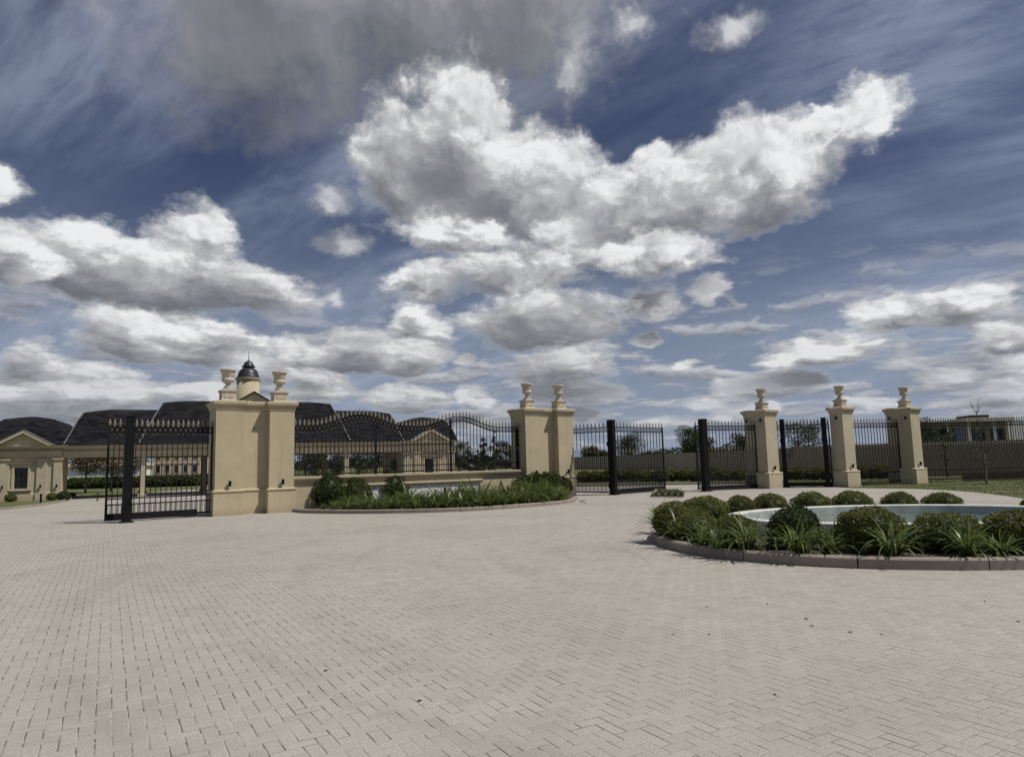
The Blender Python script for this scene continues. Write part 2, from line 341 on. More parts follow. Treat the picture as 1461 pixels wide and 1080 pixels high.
M = dict(
 pave=m_paving(), grass=m_grass(), mulch=m_mulch(), roof=m_roof(), water=m_water(), marble=m_marble(),
 stucco=m_stucco('cream_stucco', (.485, .42, .28), (.415, .358, .235)),
 stucco2=m_stucco('sandstone_stucco', (.485, .425, .305), (.42, .365, .255)),
 stone=m_stucco('cast_stone', (.56, .49, .39), (.46, .40, .31)),
 wallbrown=m_stucco('brown_wall_render', (.42, .335, .24), (.34, .275, .20)),
 kerb=m_stucco('concrete_kerb', (.30, .27, .235), (.23, .205, .18)),
 iron=m_plain('black_iron', (.006, .006, .007), .55, 0, .3, 9, .25),
 postm=m_plain('black_post_paint', (.004, .004, .005), .55, 0, .3, 5, .2),
 gold=m_plain('aged_gold_paint', (.23, .20, .14), .5, .1, .3, 12),
 basin=m_plain('white_painted_concrete', (.54, .54, .50), .7, 0, .18, 2.5),
 basin_in=m_plain('pool_lining', (.30, .33, .31), .6, 0, .2, 2.5),
 lead=m_plain('lead_flashing', (.17, .175, .19), .5, .0, .2, 4),
 dome=m_plain('dome_metal', (.030, .030, .036), .45, .2, .3, 2),
 dark=m_plain('dark_interior', (.012, .012, .013), .7), glass=m_glass('dark_window_glass'), skyglass=m_glass('large_window_glass', (.05, .06, .07), .03),
 white=m_plain('white_paint', (.72, .71, .69), .6, 0, .06, 3),
 bark=m_plain('tree_bark', (.085, .065, .048), .9, 0, .4, 14), pale_bark=m_plain('pale_bark', (.20, .165, .13), .9, 0, .4, 14),
 box=m_leaf('boxwood_leaf', (.078, .10, .021), (.185, .19, .038), (.30, .27, .065), .30, 6),
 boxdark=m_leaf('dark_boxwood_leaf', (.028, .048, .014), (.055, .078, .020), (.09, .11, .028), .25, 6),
 shrub=m_leaf('shrub_leaf', (.040, .062, .018), (.085, .108, .028), (.16, .145, .042), .3, 5),
 strap=m_leaf('strap_leaf', (.075, .115, .028), (.15, .185, .050), (.30, .30, .13), .35, 7, .38),
 tree=m_leaf('tree_leaf', (.024, .040, .014), (.055, .075, .022), (.085, .095, .030), .3, 1.2),
 treered=m_leaf('autumn_leaf', (.060, .050, .020), (.105, .062, .030), (.11, .10, .035), .3, 1.0),
 conifer=m_leaf('conifer_needle', (.016, .030, .013), (.035, .052, .020), None, .15, 1.2),
 dryleaf=m_plain('dry_leaf', (.055, .038, .024), .8),
)

# ------------------------------------------------------------------ mesh helpers
class MB:
    """collects shapes for one mesh object"""
    def __init__(s): s.v = []; s.f = []
    def add(s, vs, fs):
        k = len(s.v); s.v += [tuple(q) for q in vs]; s.f += [tuple(i+k for i in f) for f in fs]; return s
    def box(s, a, b):
        (x0, y0, z0), (x1, y1, z1) = a, b
        return s.add([(x0,y0,z0),(x1,y0,z0),(x1,y1,z0),(x0,y1,z0),(x0,y0,z1),(x1,y0,z1),(x1,y1,z1),(x0,y1,z1)],
                     [(0,3,2,1),(4,5,6,7),(0,1,5,4),(1,2,6,5),(2,3,7,6),(3,0,4,7)])
    def bar(s, p, q, r, n=4, r2=None, ph=math.pi/4, cap=True):
        p, q = Vector(p), Vector(q); d = (q-p).normalized()
        a = d.orthogonal().normalized() if abs(d.z) < .99 else Vector((1,0,0)); b = d.cross(a)
        r2 = r if r2 is None else r2; vs = []
        for c, rr in ((p, r), (q, r2)):
            for i in range(n):
                t = 2*math.pi*i/n+ph; vs.append(c+(a*math.cos(t)+b*math.sin(t))*rr)
        fs = [(i, (i+1) % n, n+(i+1) % n, n+i) for i in range(n)]
        if cap: fs += [tuple(range(n-1, -1, -1)), tuple(range(n, 2*n))]
        return s.add(vs, fs)
    def path(s, pts, radii, n=6):
        pts = [Vector(p) for p in pts]; vs = []; a = None
        for i, p in enumerate(pts):
            d = (pts[min(i+1, len(pts)-1)]-pts[max(i-1, 0)]).normalized()
            if a is None: a = d.orthogonal().normalized()
            a = (a-d*a.dot(d)).normalized(); b = d.cross(a)
            for k in range(n):
                t = 2*math.pi*k/n; vs.append(p+(a*math.cos(t)+b*math.sin(t))*radii[i])
        fs = []
        for i in range(len(pts)-1):
            for k in range(n): fs.append((i*n+k, i*n+(k+1) % n, (i+1)*n+(k+1) % n, (i+1)*n+k))
        fs += [tuple(range(n-1, -1, -1)), tuple(range((len(pts)-1)*n, len(pts)*n))]
        return s.add(vs, fs)
    def lathe(s, prof, n=24, c=(0,0,0)):
        vs = []
        for r, z in prof:
            for i in range(n):
                t = 2*math.pi*i/n; vs.append((c[0]+r*math.cos(t), c[1]+r*math.sin(t), c[2]+z))
        fs = []
        for k in range(len(prof)-1):
            for i in range(n): fs.append((k*n+i, k*n+(i+1) % n, (k+1)*n+(i+1) % n, (k+1)*n+i))
        fs += [tuple(range(n-1, -1, -1)), tuple(range((len(prof)-1)*n, len(prof)*n))]
        return s.add(vs, fs)
    def loft(s, outline, rings, capb=True, capt=True):
        """outline: ccw plan polygon; rings: (offset outwards, z)"""
        n = len(outline); vs = []
        for off, z in rings: vs += [(x, y, z) for x, y in offset(outline, off)]
        fs = []
        for k in range(len(rings)-1):
            for i in range(n): fs.append((k*n+i, k*n+(i+1) % n, (k+1)*n+(i+1) % n, (k+1)*n+i))
        if capb: fs.append(tuple(range(n-1, -1, -1)))
        if capt: fs.append(tuple(range((len(rings)-1)*n, len(rings)*n)))
        return s.add(vs, fs)
    def tri(s, cx, hw, y0, y1, z0, z1):     # gable prism, ridge along y
        return s.add([(cx-hw,y0,z0),(cx+hw,y0,z0),(cx,y0,z1),(cx-hw,y1,z0),(cx+hw,y1,z0),(cx,y1,z1)],
                     [(0,1,2),(5,4,3),(1,0,3,4),(2,1,4,5),(0,2,5,3)])
    def build(s, name, m, parent=None, loc=(0,0,0), rotz=0, smooth=False, bevel=0):
        me = bpy.data.meshes.new(name); me.from_pydata(s.v, [], s.f); me.update()
        if smooth:
            for p in me.polygons: p.use_smooth = True
        me.materials.append(m)
        o = bpy.data.objects.new(name, me); COL.objects.link(o)
        o.location = loc; o.rotation_euler = (0, 0, rotz); o.parent = parent
        if bevel:
            b = o.modifiers.new('bevel', 'BEVEL'); b.width = bevel; b.segments = 2; b.limit_method = 'ANGLE'; b.angle_limit = R(40)
        return o
def offset(poly, d):
    if abs(d) < 1e-9: return list(poly)
    n = len(poly); out = []
    for i in range(n):
        p0, p1, p2 = Vector(poly[i-1]), Vector(poly[i]), Vector(poly[(i+1) % n])
        a = (p1-p0).normalized(); b = (p2-p1).normalized()
        n1 = Vector((a.y, -a.x)); n2 = Vector((b.y, -b.x)); m = (n1+n2)
        m = m/max(.3, m.dot(n1)) if m.length > 1e-6 else n1
        q = p1+m*d; out.append((q.x, q.y))
    return out
def rect(x0, y0, x1, y1): return [(x0,y0),(x1,y0),(x1,y1),(x0,y1)]
def tag(o, label=None, cat=None, group=None, kind=None):
    if label: o['label'] = label
    if cat: o['category'] = cat
    if group: o['group'] = group
    if kind: o['kind'] = kind
    return o
def thing(name, label, cat, loc=(0,0,0), rotz=0, group=None):
    o = bpy.data.objects.new(name, None); COL.objects.link(o); o.location = loc; o.rotation_euler = (0,0,rotz); o.empty_display_size = .2
    return tag(o, label, cat, group)
def struct(mb, name, m, **kw): return tag(mb.build(name, m, **kw), kind='structure')
KIDS = {}
def dup(root, loc, rotz=0, scale=1.0, label=None, group=None):
    c = root.copy(); COL.objects.link(c); c.location = loc; c.rotation_euler = (0,0,rotz)
    c.scale = (scale,)*3 if not isinstance(scale, tuple) else scale
    if label: c['label'] = label
    if group: c['group'] = group
    for ch in list(root.children):
        d = ch.copy(); COL.objects.link(d); d.parent = c
        for g in list(ch.children):
            e = g.copy(); COL.objects.link(e); e.parent = d
    return c
ORD = ['first','second','third','fourth','fifth','sixth','seventh','eighth','ninth','tenth','eleventh','twelfth','thirteenth','fourteenth','fifteenth','sixteenth','seventeenth','eighteenth','nineteenth','twentieth','twenty-first','twenty-second','twenty-third','twenty-fourth']
# ------------------------------------------------------------------ ground
def sheet(pts, z, name, m, kind='structure'):
    me = bpy.data.meshes.new(name); bm = bmesh.new()
    vs = [bm.verts.new((x, y, z)) for x, y in pts]; f = bm.faces.new(vs)
    if f.normal.z < 0: f.normal_flip()
    bmesh.ops.triangulate(bm, faces=bm.faces[:]); bm.to_mesh(me); bm.free()
    me.materials.append(m); o = bpy.data.objects.new(name, me); COL.objects.link(o); return tag(o, kind=kind)
sheet([(-4000,-300),(4000,-300),(4000,6000),(-4000,6000)], -.03, 'ground', M['grass'])
def xy(px, py): p = at(px, py); return (p.x, p.y)
right_edge = [xy(*q) for q in [(1461,711.5),(1440,708),(1416,705),(1385,701.8),(1352,699.3),(1310,697.6),(1280,696.9),(1240,696.6),(1215,696.4)]]
left_edge = [(-60,30),(-40,30.9),(-29,31.8)]+[xy(*q) for q in [(0,727),(30,724.5),(60,721),(88,716.5),(100,713),(106,710.5)]]+[(-27.6,47.6),(-27.6,62)]
drive = [(-60,-14),(40,-14),(40,14),(24,18.3)]+right_edge+[(15.3,37.5),(13.0,41.5),(4,43.5),(1.5,50),(1.0,64),(-27.6,64)]+left_edge[::-1][1:]
sheet(drive, 0, 'driveway', M['pave'])
sheet([(24,18.3)]+right_edge+[(15.3,37.5),(15,44),(60,44),(60,18.3)], -.012, 'lawn', M['grass'])
def kerb(line, name='kerb', w=.14, z0=-.02, z1=.12, closed=False, m=None, gaps=()):
    """a rounded kerb swept along a plan line (outer edge on the right of travel)"""
    pts = [Vector(p) for p in line]; n = len(pts); mb = MB(); prof = [(0,z0),(0,z1-.025),(.025,z1),(w,z1),(w,z0)]
    for i in range(n):
        a = pts[i-1] if (i > 0 or closed) else pts[i]; b = pts[(i+1) % n] if (i < n-1 or closed) else pts[i]
        t = (b-a).normalized(); nn = Vector((-t.y, t.x))
        for o_, z in prof: q = pts[i]+nn*o_; mb.v.append((q.x, q.y, z))
    k = len(prof)
    for i in range(n if closed else n-1):
        j = (i+1) % n
        for q in range(k-1): mb.f.append((i*k+q, j*k+q, j*k+q+1, i*k+q+1))
    if not closed:
        mb.f.append(tuple(range(k))); mb.f.append(tuple(range((n-1)*k+k-1, (n-1)*k-1, -1)))
    for (i, t) in gaps:       # open joints between kerb stones
        pass
    return mb
def smooth_line(pts, sub=6):
    pts = [Vector((p[0], p[1])) for p in pts]; out = []
    for i in range(len(pts)-1):
        p0 = pts[max(i-1,0)]; p1 = pts[i]; p2 = pts[i+1]; p3 = pts[min(i+2,len(pts)-1)]
        for k in range(sub):
            t = k/sub
            out.append(.5*((2*p1)+(p2-p0)*t+(2*p0-5*p1+4*p2-p3)*t*t+(3*p1-p0-3*p2+p3)*t**3))
    out.append(pts[-1]); return [(p.x, p.y) for p in out]
# kerb of stones, each stone a short run with an open joint
def kerb_stones(line, stone, **kw):
    pts = [Vector(p) for p in line]; run = []; cum = 0; mbs = MB(); cur = [pts[0]]
    for i in range(1, len(pts)):
        a, b = pts[i-1], pts[i]; L = (b-a).length; d = (b-a)/L if L else Vector((1,0)); s = 0
        while cum+(L-s) >= stone:
            s += stone-cum; q = a+d*s
            e_ = q-d*.009
            if len(cur) > 1 and (cur[-1]-e_).length < .05: cur[-1] = e_
            else: cur.append(e_)
            if len(cur) > 1: k = kerb(cur, **kw); mbs.add(k.v, k.f)
            cur = [q+d*.009]; cum = 0
        cum += L-s
        if (b-cur[-1]).length > .05: cur.append(b)
    if len(cur) > 1 and (cur[-1]-cur[0]).length > .05: k = kerb(cur, **kw); mbs.add(k.v, k.f)
    return mbs
lk = smooth_line(left_edge[:9], 4)
struct(kerb_stones(lk[::-1], 1.0, z1=.10)if False else kerb_stones([(p[0], p[1]) for p in lk], 1.0, z1=.10), 'kerb', M['kerb'])
sheet(lk+[(-27.6,47.6),(-30.2,44),(-60,42.5)], .035, 'lawn', M['grass'])

# ------------------------------------------------------------------ gate line
A33 = R(33.5); O = Vector((-10.35, 24.41, 0)); U = Vector((math.cos(A33), math.sin(A33), 0)); NB = Vector((-math.sin(A33), math.cos(A33), 0))
def WP(s, b, z=0): return O+U*s+NB*b+Vector((0,0,z))     # s along the front, b metres back
CORN = lambda z: [(0,z),(.02,z+.003),(.025,z+.07),(.045,z+.085),(.05,z+.15),(.075,z+.18),(.11,z+.205),(.12,z+.30),(.10,z+.315),(.03,z+.34)]
def spotlight(parent, x, y, z, up=True):
    mb = MB(); s = 1 if up else -1
    mb.box((x-.02, y-.06, z-.02), (x+.02, y+.004, z+.02))
    mb.bar((x, y-.075, z-.075*s), (x, y-.105, z+.085*s), .048, 10)
    mb.bar((x, y-.105, z+.085*s), (x, y-.108, z+.10*s), .054, 10)
    return mb.build('spotlight', M['postm'], parent)
def pedestal(parent, x, y, z, w=.25, h=.40):
    mb = MB(); r = rect(x-w, y-w, x+w, y+w)
    mb.loft(r, [(.02,z),(.02,z+.06),(-.01,z+.075),(-.01,z+h-.07),(.03,z+h-.05),(.035,z+h),])
    o = mb.build('pedestal', M['stone'], parent, bevel=.008)
    p = MB(); p.box((x-w*.62, y-w-.004, z+.13), (x+w*.62, y-w+.011, z+h-.12))
    p.build('carved_panel', M['stone'], o)
    return z+h
URN = [(.15,0),(.155,.03),(.13,.045),(.15,.06),(.145,.085),(.10,.11),(.075,.14),(.075,.165),(.10,.185),(.105,.205),(.085,.22),(.14,.24),(.20,.275),(.22,.325),(.215,.37),(.185,.395),(.178,.415),(.195,.44),(.212,.52),(.228,.60),(.235,.625),(.255,.64),(.278,.665),(.28,.70),(.262,.72),(.21,.722),(.12,.735),(.0,.74)]
def urn(loc, label, sc_=1.0):
    t = thing('stone_urn', label, 'urn', loc, A33, 'stone urns on the gate piers')
    foot = MB(); foot.box((-.17,-.17,0), (.17,.17,.05)); foot.build('foot', M['stone'], t, bevel=.008)
    b = MB(); b.lathe([(r*sc_, z*sc_+.045) for r, z in URN[:11]], 20); b.build('stem', M['stone'], t, smooth=True)
    b = MB(); b.lathe([(r*sc_, z*sc_+.045) for r, z in URN[10:]], 28); b.build('bowl', M['stone'], t, smooth=True)
    tw = MB()
    for k in range(5):
        a = random.uniform(0, 6.3); q = Vector((.05*math.cos(a), .05*math.sin(a), .66*sc_+.04))
        tw.bar(q, q+Vector((random.uniform(-.04,.04), random.uniform(-.04,.04), random.uniform(.09,.2))), .006, 4, .003)
    tw.build('dry_stem', M['bark'], t)
    return t
def pier_block(s0, label, urn_labels, hang=False):
    t = thing('gate_pier', label, 'gate pier', WP(s0, 0), A33, 'cream rendered piers along the entrance')
    U_ = [(0,0),(.9,0),(.9,.36),(1.83,.36),(1.83,0),(2.72,0),(2.72,1.2),(0,1.2)]
    p = MB(); p.loft(U_, [(.045,-.02),(.045,.80),(.075,.815),(.075,.86),(.05,.885),(.0,.90)], capt=False); p.build('plinth', M['stucco'], t, bevel=.01)
    b = MB(); b.loft(U_, [(0,.90),(0,3.675)], False, False); b.build('shaft', M['stucco'], t)
    c = MB(); c.loft(U_, CORN(3.675)); c.build('cornice', M['stucco'], t, bevel=.006)
    for i, x in enumerate((.45, 2.27)):
        z = pedestal(t, x, .46, 4.005)
        urn(WP(s0+x, .46, z+.002), urn_labels[i])
        spotlight(t, x+.03, -.002, 1.09)
    k = MB(); k.bar((1.36,.362,3.05),(1.36,.345,3.05),.055,12); o = k.build('round_plate', M['stone'], t)
    q = MB(); q.bar((1.36,.3445,3.05),(1.36,.30,3.05),.026,10); q.build('camera', M['postm'], o)
    return t
pier_block(0, 'cream U-shaped double pier with two urns, beside the open gate at the left', ['stone urn on the left half of the double pier nearest the round tower', 'stone urn on the right half of the double pier beside the open left gate'])
pier_block(13.07, 'cream U-shaped double pier with two urns at the right end of the low sign wall', ['stone urn on the left half of the double pier behind the clipped shrubs', 'stone urn on the right half of the double pier right of the sign wall'])
def pier(corner, depth, label, urn_label, H=3.85, extra=True):
    t = thing('gate_pier', label, 'gate pier', (corner[0], corner[1], 0), A33, 'cream rendered piers along the entrance')
    o_ = rect(0, 0, .88, depth)
    p = MB(); p.loft(o_, [(.10,-.02),(.10,.70),(.12,.715),(.12,.745),(.04,.775),(0,.79)], capt=False); p.build('plinth', M['stucco2'], t, bevel=.01)
    b = MB(); b.loft(o_, [(0,.79),(0,H-.33)], False, False); b.build('shaft', M['stucco2'], t)
    c = MB(); c.loft(o_, CORN(H-.33)); c.build('cornice', M['stucco2'], t, bevel=.006)
    z = pedestal(t, .44, min(.46, depth/2), H+.012, .225, .36)
    cx = Vector((corner[0], corner[1], 0))+U*.44+NB*min(.46, depth/2)
    urn((cx.x, cx.y, z+.002), urn_label, .90)
    spotlight(t, .42, -.002, .98)
    ys = (.22, 1.05) if depth > 1 else (.3,)
    for y in ys:       # lamps high on the shaded side
        mb = MB(); mb.bar((-.001,y,3.33),(-.06,y,3.33),.022,8); mb.bar((-.065,y,3.40),(-.09,y,3.24),.045,10); mb.build('spotlight', M['postm'], t)
    return t
P3 = Vector((12.35, 34.43, 0)); P4 = Vector((15.95, 34.0, 0)); P5 = Vector((20.15, 35.6, 0))
pier(P3, 1.25, 'cream deep pier with one urn right of the central gate opening', 'stone urn on the deep pier beside the central gate opening')
pier(P4, .66, 'cream slim pier with one urn between the footgate and the short fence', 'stone urn on the slimmest pier, between two deeper piers')
pier(P5, 1.25, 'cream deep pier with one urn at the start of the long right fence', 'stone urn on the rightmost pier, beside the lawn')

# low sign wall between the two double piers
t = thing('sign_wall', 'long low cream wall with white marble panel between two double piers', 'wall', WP(2.72, 0), A33)
L = 10.35
core = MB(); core.box((0,.34,-.02),(L-.02,.74,1.06)); core.build('wall_body', M['stucco'], t)
cop = MB(); prof = [(.34,1.03),(.30,1.035),(.29,1.075),(.25,1.10),(.235,1.145),(.20,1.165),(.19,1.235),(.21,1.25),(.87,1.25),(.88,1.17),(.74,1.03)]
n_ = len(prof); cop.add([(0.002,y,z) for y,z in prof]+[(L-.03,y,z) for y,z in prof], [(i,(i+1)%n_,n_+(i+1)%n_,n_+i) for i in range(n_)]+[tuple(range(n_)),tuple(range(2*n_-1,n_-1,-1))])
cop.build('coping', M['stucco'], t)
x0, x1 = 1.75, 8.05
fr = MB()
def mould(a, b, hz):
    if hz:
        pr = [(.336,a[1]),(.25,a[1]),(.225,a[1]+.05),(.20,a[1]+.07),(.19,a[1]+.13),(.215,a[1]+.15),(.336,a[1]+.16)]
        k = len(pr); fr.add([(a[0],y,z) for y,z in pr]+[(b[0],y,z) for y,z in pr], [(i,(i+1)%k,k+(i+1)%k,k+i) for i in range(k)]+[tuple(range(k)),tuple(range(2*k-1,k-1,-1))])
mould((x0-.14,.76),(x1+.14,.76),True)
fr.box((x0-.14,.215,.02),(x0-.002,.337,.759)); fr.box((x1+.002,.215,.02),(x1+.14,.337,.759))
fo = fr.build('panel_frame', M['stucco'], t, bevel=.008)
mp = MB(); mp.box((x0,.30,.05),(x1,.337,.757)); mp.build('marble_panel', M['marble'], t)

# ------------------------------------------------------------------ wrought iron
BR = .018
SPEAR = []
def spear(mb, x, y, z, s=1.0):
    vs = []
    prof = [(.020,0),(.030,.03),(.016,.055),(.028,.10),(.038,.135),(.022,.20),(.002,.275)]
    n = 6
    for r, h in prof:
        for k in range(n):
            a = 2*math.pi*k/n; vs.append((x+r*s*math.cos(a), y+r*s*.8*math.sin(a), z+h*s))
    fs = [(q*n+k, q*n+(k+1)%n, (q+1)*n+(k+1)%n, (q+1)*n+k) for q in range(len(prof)-1) for k in range(n)]
    mb.add(vs, fs)
    mb.bar((x-.055*s,y,z+.085*s),(x+.055*s,y,z+.10*s),.014*s,4)
def ball(mb, x, y, z, r):
    mb.add([(x-r,y,z),(x+r,y,z),(x,y-r,z),(x,y+r,z),(x,y,z-r),(x,y,z+r)], [(0,2,5),(2,1,5),(1,3,5),(3,0,5),(2,0,4),(1,2,4),(3,1,4),(0,3,4)])
def ring(mb, x, y, z, r, n=8, w=.012):
    for k in range(n):
        a, b = 2*math.pi*k/n, 2*math.pi*(k+1)/n
        mb.bar((x+r*math.cos(a),y,z+r*math.sin(a)),(x+r*math.cos(b),y,z+r*math.sin(b)),w,4,cap=False)
def ironwork(t, L, zb, ztop, sp, mid=1.85, low=None, beam=None, y=0, rails=True, bottom_rail=True, midrail=None, frame=True, tips='gold'):
    """bars with spear heads between rails; ztop(x) is the upper rail"""
    short, rg = MB(), MB(); sg, gg = [], []
    n = max(2, round(L/sp)); sp = L/n; m = M[tips]
    def two_tone(mb, name, gold):
        o = mb.build(name, M['iron'], t); o.data.materials.append(m)
        for a, c in gold:
            for i in range(a, c): o.data.polygons[i].material_index = 1
        return o
    cache = {}; head = None
    for i in range(n+1):
        x = min(max(i*sp, .02), L-.02); zt = ztop(x); key = round(zt, 3)
        if key in cache:
            o = cache[key].copy(); COL.objects.link(o)
        else:
            b_ = MB(); b_.bar((0,0,zb),(0,0,zt+.005),BR,4); k0 = len(b_.f); ball(b_, 0, 0, zt-.255, .034)
            o = two_tone(b_, 'bar', [(k0, len(b_.f))]); cache[key] = o
        o.location = (x, y, 0)
        if SPEAR:
            h_ = SPEAR[0].copy(); COL.objects.link(h_)
        else:
            f_ = MB(); spear(f_, 0, 0, 0); h_ = f_.build('spear_head', m); SPEAR.append(h_)
        h_.parent = o; h_.location = (0, 0, zt)
        if i < n:
            xm = x+sp/2 if i else sp/2; zm = ztop(xm)
            ring(rg, xm, y, zm-.10, .062, 8, .012); k0 = len(rg.f); ball(rg, xm, y, zm-.10, .03); gg.append((k0, len(rg.f)))
            if mid:
                short.bar((xm,y,zb),(xm,y,mid),BR*.62,4); k0 = len(short.f); spear(short, xm, y, mid, .72); sg.append((k0, len(short.f)))
    if mid: two_tone(short, 'short_bars', sg)
    two_tone(rg, 'scrollwork', gg)
    def rail(zf, w, h):
        mb = MB(); k = 40 if abs(ztop(0)-ztop(L*.3)) > .02 or abs(ztop(0)-ztop(L*.5)) > .02 else 1
        for q in range(k):
            xa, xb = L*q/k, L*(q+1)/k; za, zb2 = zf(xa), zf(xb)
            mb.add([(xa,y-w,za-h),(xa,y+w,za-h),(xa,y+w,za+h),(xa,y-w,za+h),(xb,y-w,zb2-h),(xb,y+w,zb2-h),(xb,y+w,zb2+h),(xb,y-w,zb2+h)],
                   [(0,1,2,3),(7,6,5,4),(0,4,5,1),(1,5,6,2),(2,6,7,3),(3,7,4,0)])
        mb.build('rail', M['iron'], t)
    rail(lambda x: ztop(x), .024, .02); rail(lambda x: ztop(x)-.20, .026, .022)
    if midrail: rail(lambda x: midrail, .026, .02)
    if bottom_rail: rail(lambda x: zb+.02, .027, .025)
    if low:
        rail(lambda x: low, .026, .02)
        lb = MB()
        for i in range(2*n):
            lb.bar(((i+.5)*sp/2,y,zb),((i+.5)*sp/2,y,low),BR*.6,4)
        lb.build('dog_bars', M['iron'], t)
    if beam:
        b = MB(); b.box((beam[0],y-.05,beam[2]),(beam[1],y+.05,beam[3])); b.build('bottom_beam', M['iron'], t, bevel=.008)
    if frame:
        for x in (.0, L):
            b = MB(); b.box((x-.03,y-.03,zb-.02),(x+.03,y+.03,ztop(x)+.05)); b.build('stile', M['iron'], t)
def between(A, B): d = B-A; return math.atan2(d.y, d.x), math.hypot(d.x, d.y)
def post(p, h, label, rz, w=.13):
    t = thing('gate_post', label, 'gate post', (p.x, p.y, 0), rz, 'square black gate posts')
    b = MB(); b.box((-w,-w,.0),(w,w,h)); b.build('shaft', M['postm'], t, bevel=.012)
    b = MB(); b.loft(rect(-w,-w,w,w), [(.015,h+.002),(.015,h+.03),(-.05,h+.05)]); b.build('cap', M['postm'], t)
    b = MB(); b.loft(rect(-w-.06,-w-.06,w+.06,w+.06), [(0,-.01),(0,.03),(-.02,.05)]); b.build('base_plate', M['postm'], t)
    b = MB(); b.box((-w-.03,-w-.04,.32),(-w+.05,-w+.004,.52)); b.box((-w-.03,-w-.04,2.2),(-w+.05,-w+.004,2.4)); b.build('bracket', M['postm'], t)
    return t
# railing with two humps on the sign wall
t = thing('railing', 'black spear-topped railing with two humps on the low sign wall', 'railing', WP(2.74, .54, 1.25), A33)
LR = 10.30
def hump(x):
    s = x+2.74; z = 3.17-1.25
    for c in (5.50, 10.0):
        d = abs(s-c)/1.95
        if d < 1: z += .45*(.5+.5*math.cos(math.pi*d))
    return z
ironwork(t, LR, .06, hump, .168, mid=2.13-1.25, low=None, midrail=.32, frame=False)
for x in (.03, 3.42, 6.85, 10.27):
    b = MB(); b.box((x-.04,.05,0),(x+.04,.13,hump(x)-.05)); b.build('stanchion', M['iron'], t)
# left gate
Ag = at(150, 745.5); Bg = WP(-.02, .5)
rz, L = between(Ag, Bg)
t = thing('iron_gate', 'black iron gate leaf standing open at the far left beside the double pier', 'gate', Ag, rz)
ironwork(t, L, .13, lambda x: 3.08, L/20, mid=None, low=.55, beam=(-.03, L*.86, .05, .27), midrail=.74)
q = at(180, 745.5); post(q, 3.36, 'black square post in front of the far left gate leaf', rz)
# central gates
A1 = WP(15.80, .62); Pp = at(876, 706); B1 = at(949, 700.0)
rz, L = between(A1, Pp)
t = thing('iron_gate', 'black fixed gate panel between the sign wall pier and its black post', 'gate', A1, rz)
ironwork(t, L, .10, lambda x: 3.08, L/12, mid=1.9, low=.62, midrail=None)
post(Pp, 3.36, 'black square post left of the central gap in the gates', rz, .145)
rz, L = between(Pp, B1); S = (B1-Pp).normalized()*.17
t = thing('iron_gate', 'black gate leaf swung inwards on the left of the central gap', 'gate', Pp+S, rz)
ironwork(t, L-.17, .10, lambda x: 3.08, (L-.17)/15, mid=1.9, low=.62, beam=(0, L-.17, .03, .24))
A2 = at(997, 700.8); B2 = P3+NB*.62-U*.01; Pq = at(1008, 701.2)
rz, L = between(A2, B2)
t = thing('iron_gate', 'black gate leaf on the right of the central gap, against a pier', 'gate', A2, rz)
ironwork(t, L, .10, lambda x: 3.08, L/18, mid=1.9, low=.62, beam=(.2, L, .03, .22))
post(Pq, 3.34, 'black square post right of the central gap in the gates', rz, .15)
# footgate
A3 = P3+U*.89+NB*.75; B3 = P4+NB*.70-U*.10
rz, L = between(A3, B3)
t = thing('iron_gate', 'black footgate between the deep pier and the slim pier', 'gate', A3, rz)
ironwork(t, L, .12, lambda x: 3.08, L/19, mid=1.9, low=.64, beam=(.3, L, .04, .24))
dd = Vector((math.cos(rz), math.sin(rz), 0)); nn = Vector((dd.y, -dd.x, 0))
post(A3+dd*.85+nn*.16, 3.33, 'black square post at the left side of the footgate', rz, .11)
post(A3+dd*(L-.22)+nn*.16, 3.33, 'black square post against the slim pier', rz, .11)
# short fence and long fence
A4 = P4+U*.89+NB*.55; B4 = P5+NB*.7-U*.01
rz, L = between(A4, B4)
t = thing('iron_fence', 'short black iron fence between the slim pier and the rightmost pier', 'fence', A4, rz)
ironwork(t, L, .10, lambda x: 3.08, L/18, mid=1.9, low=None, midrail=.62)
A5 = P5+U*.89+NB*.9; B5 = Vector((33, 38.2, 0))
rz, L = between(A5, B5)
t = thing('iron_fence', 'long black iron fence running right from the rightmost pier across the lawn', 'fence', A5, rz)
ironwork(t, L, .12, lambda x: 3.08, .145, mid=1.9, low=None, midrail=.62)
b = MB(); b.box((3.3,.12,-.03),(L,.30,.42)); b.build('plinth_wall', M['wallbrown'], t)
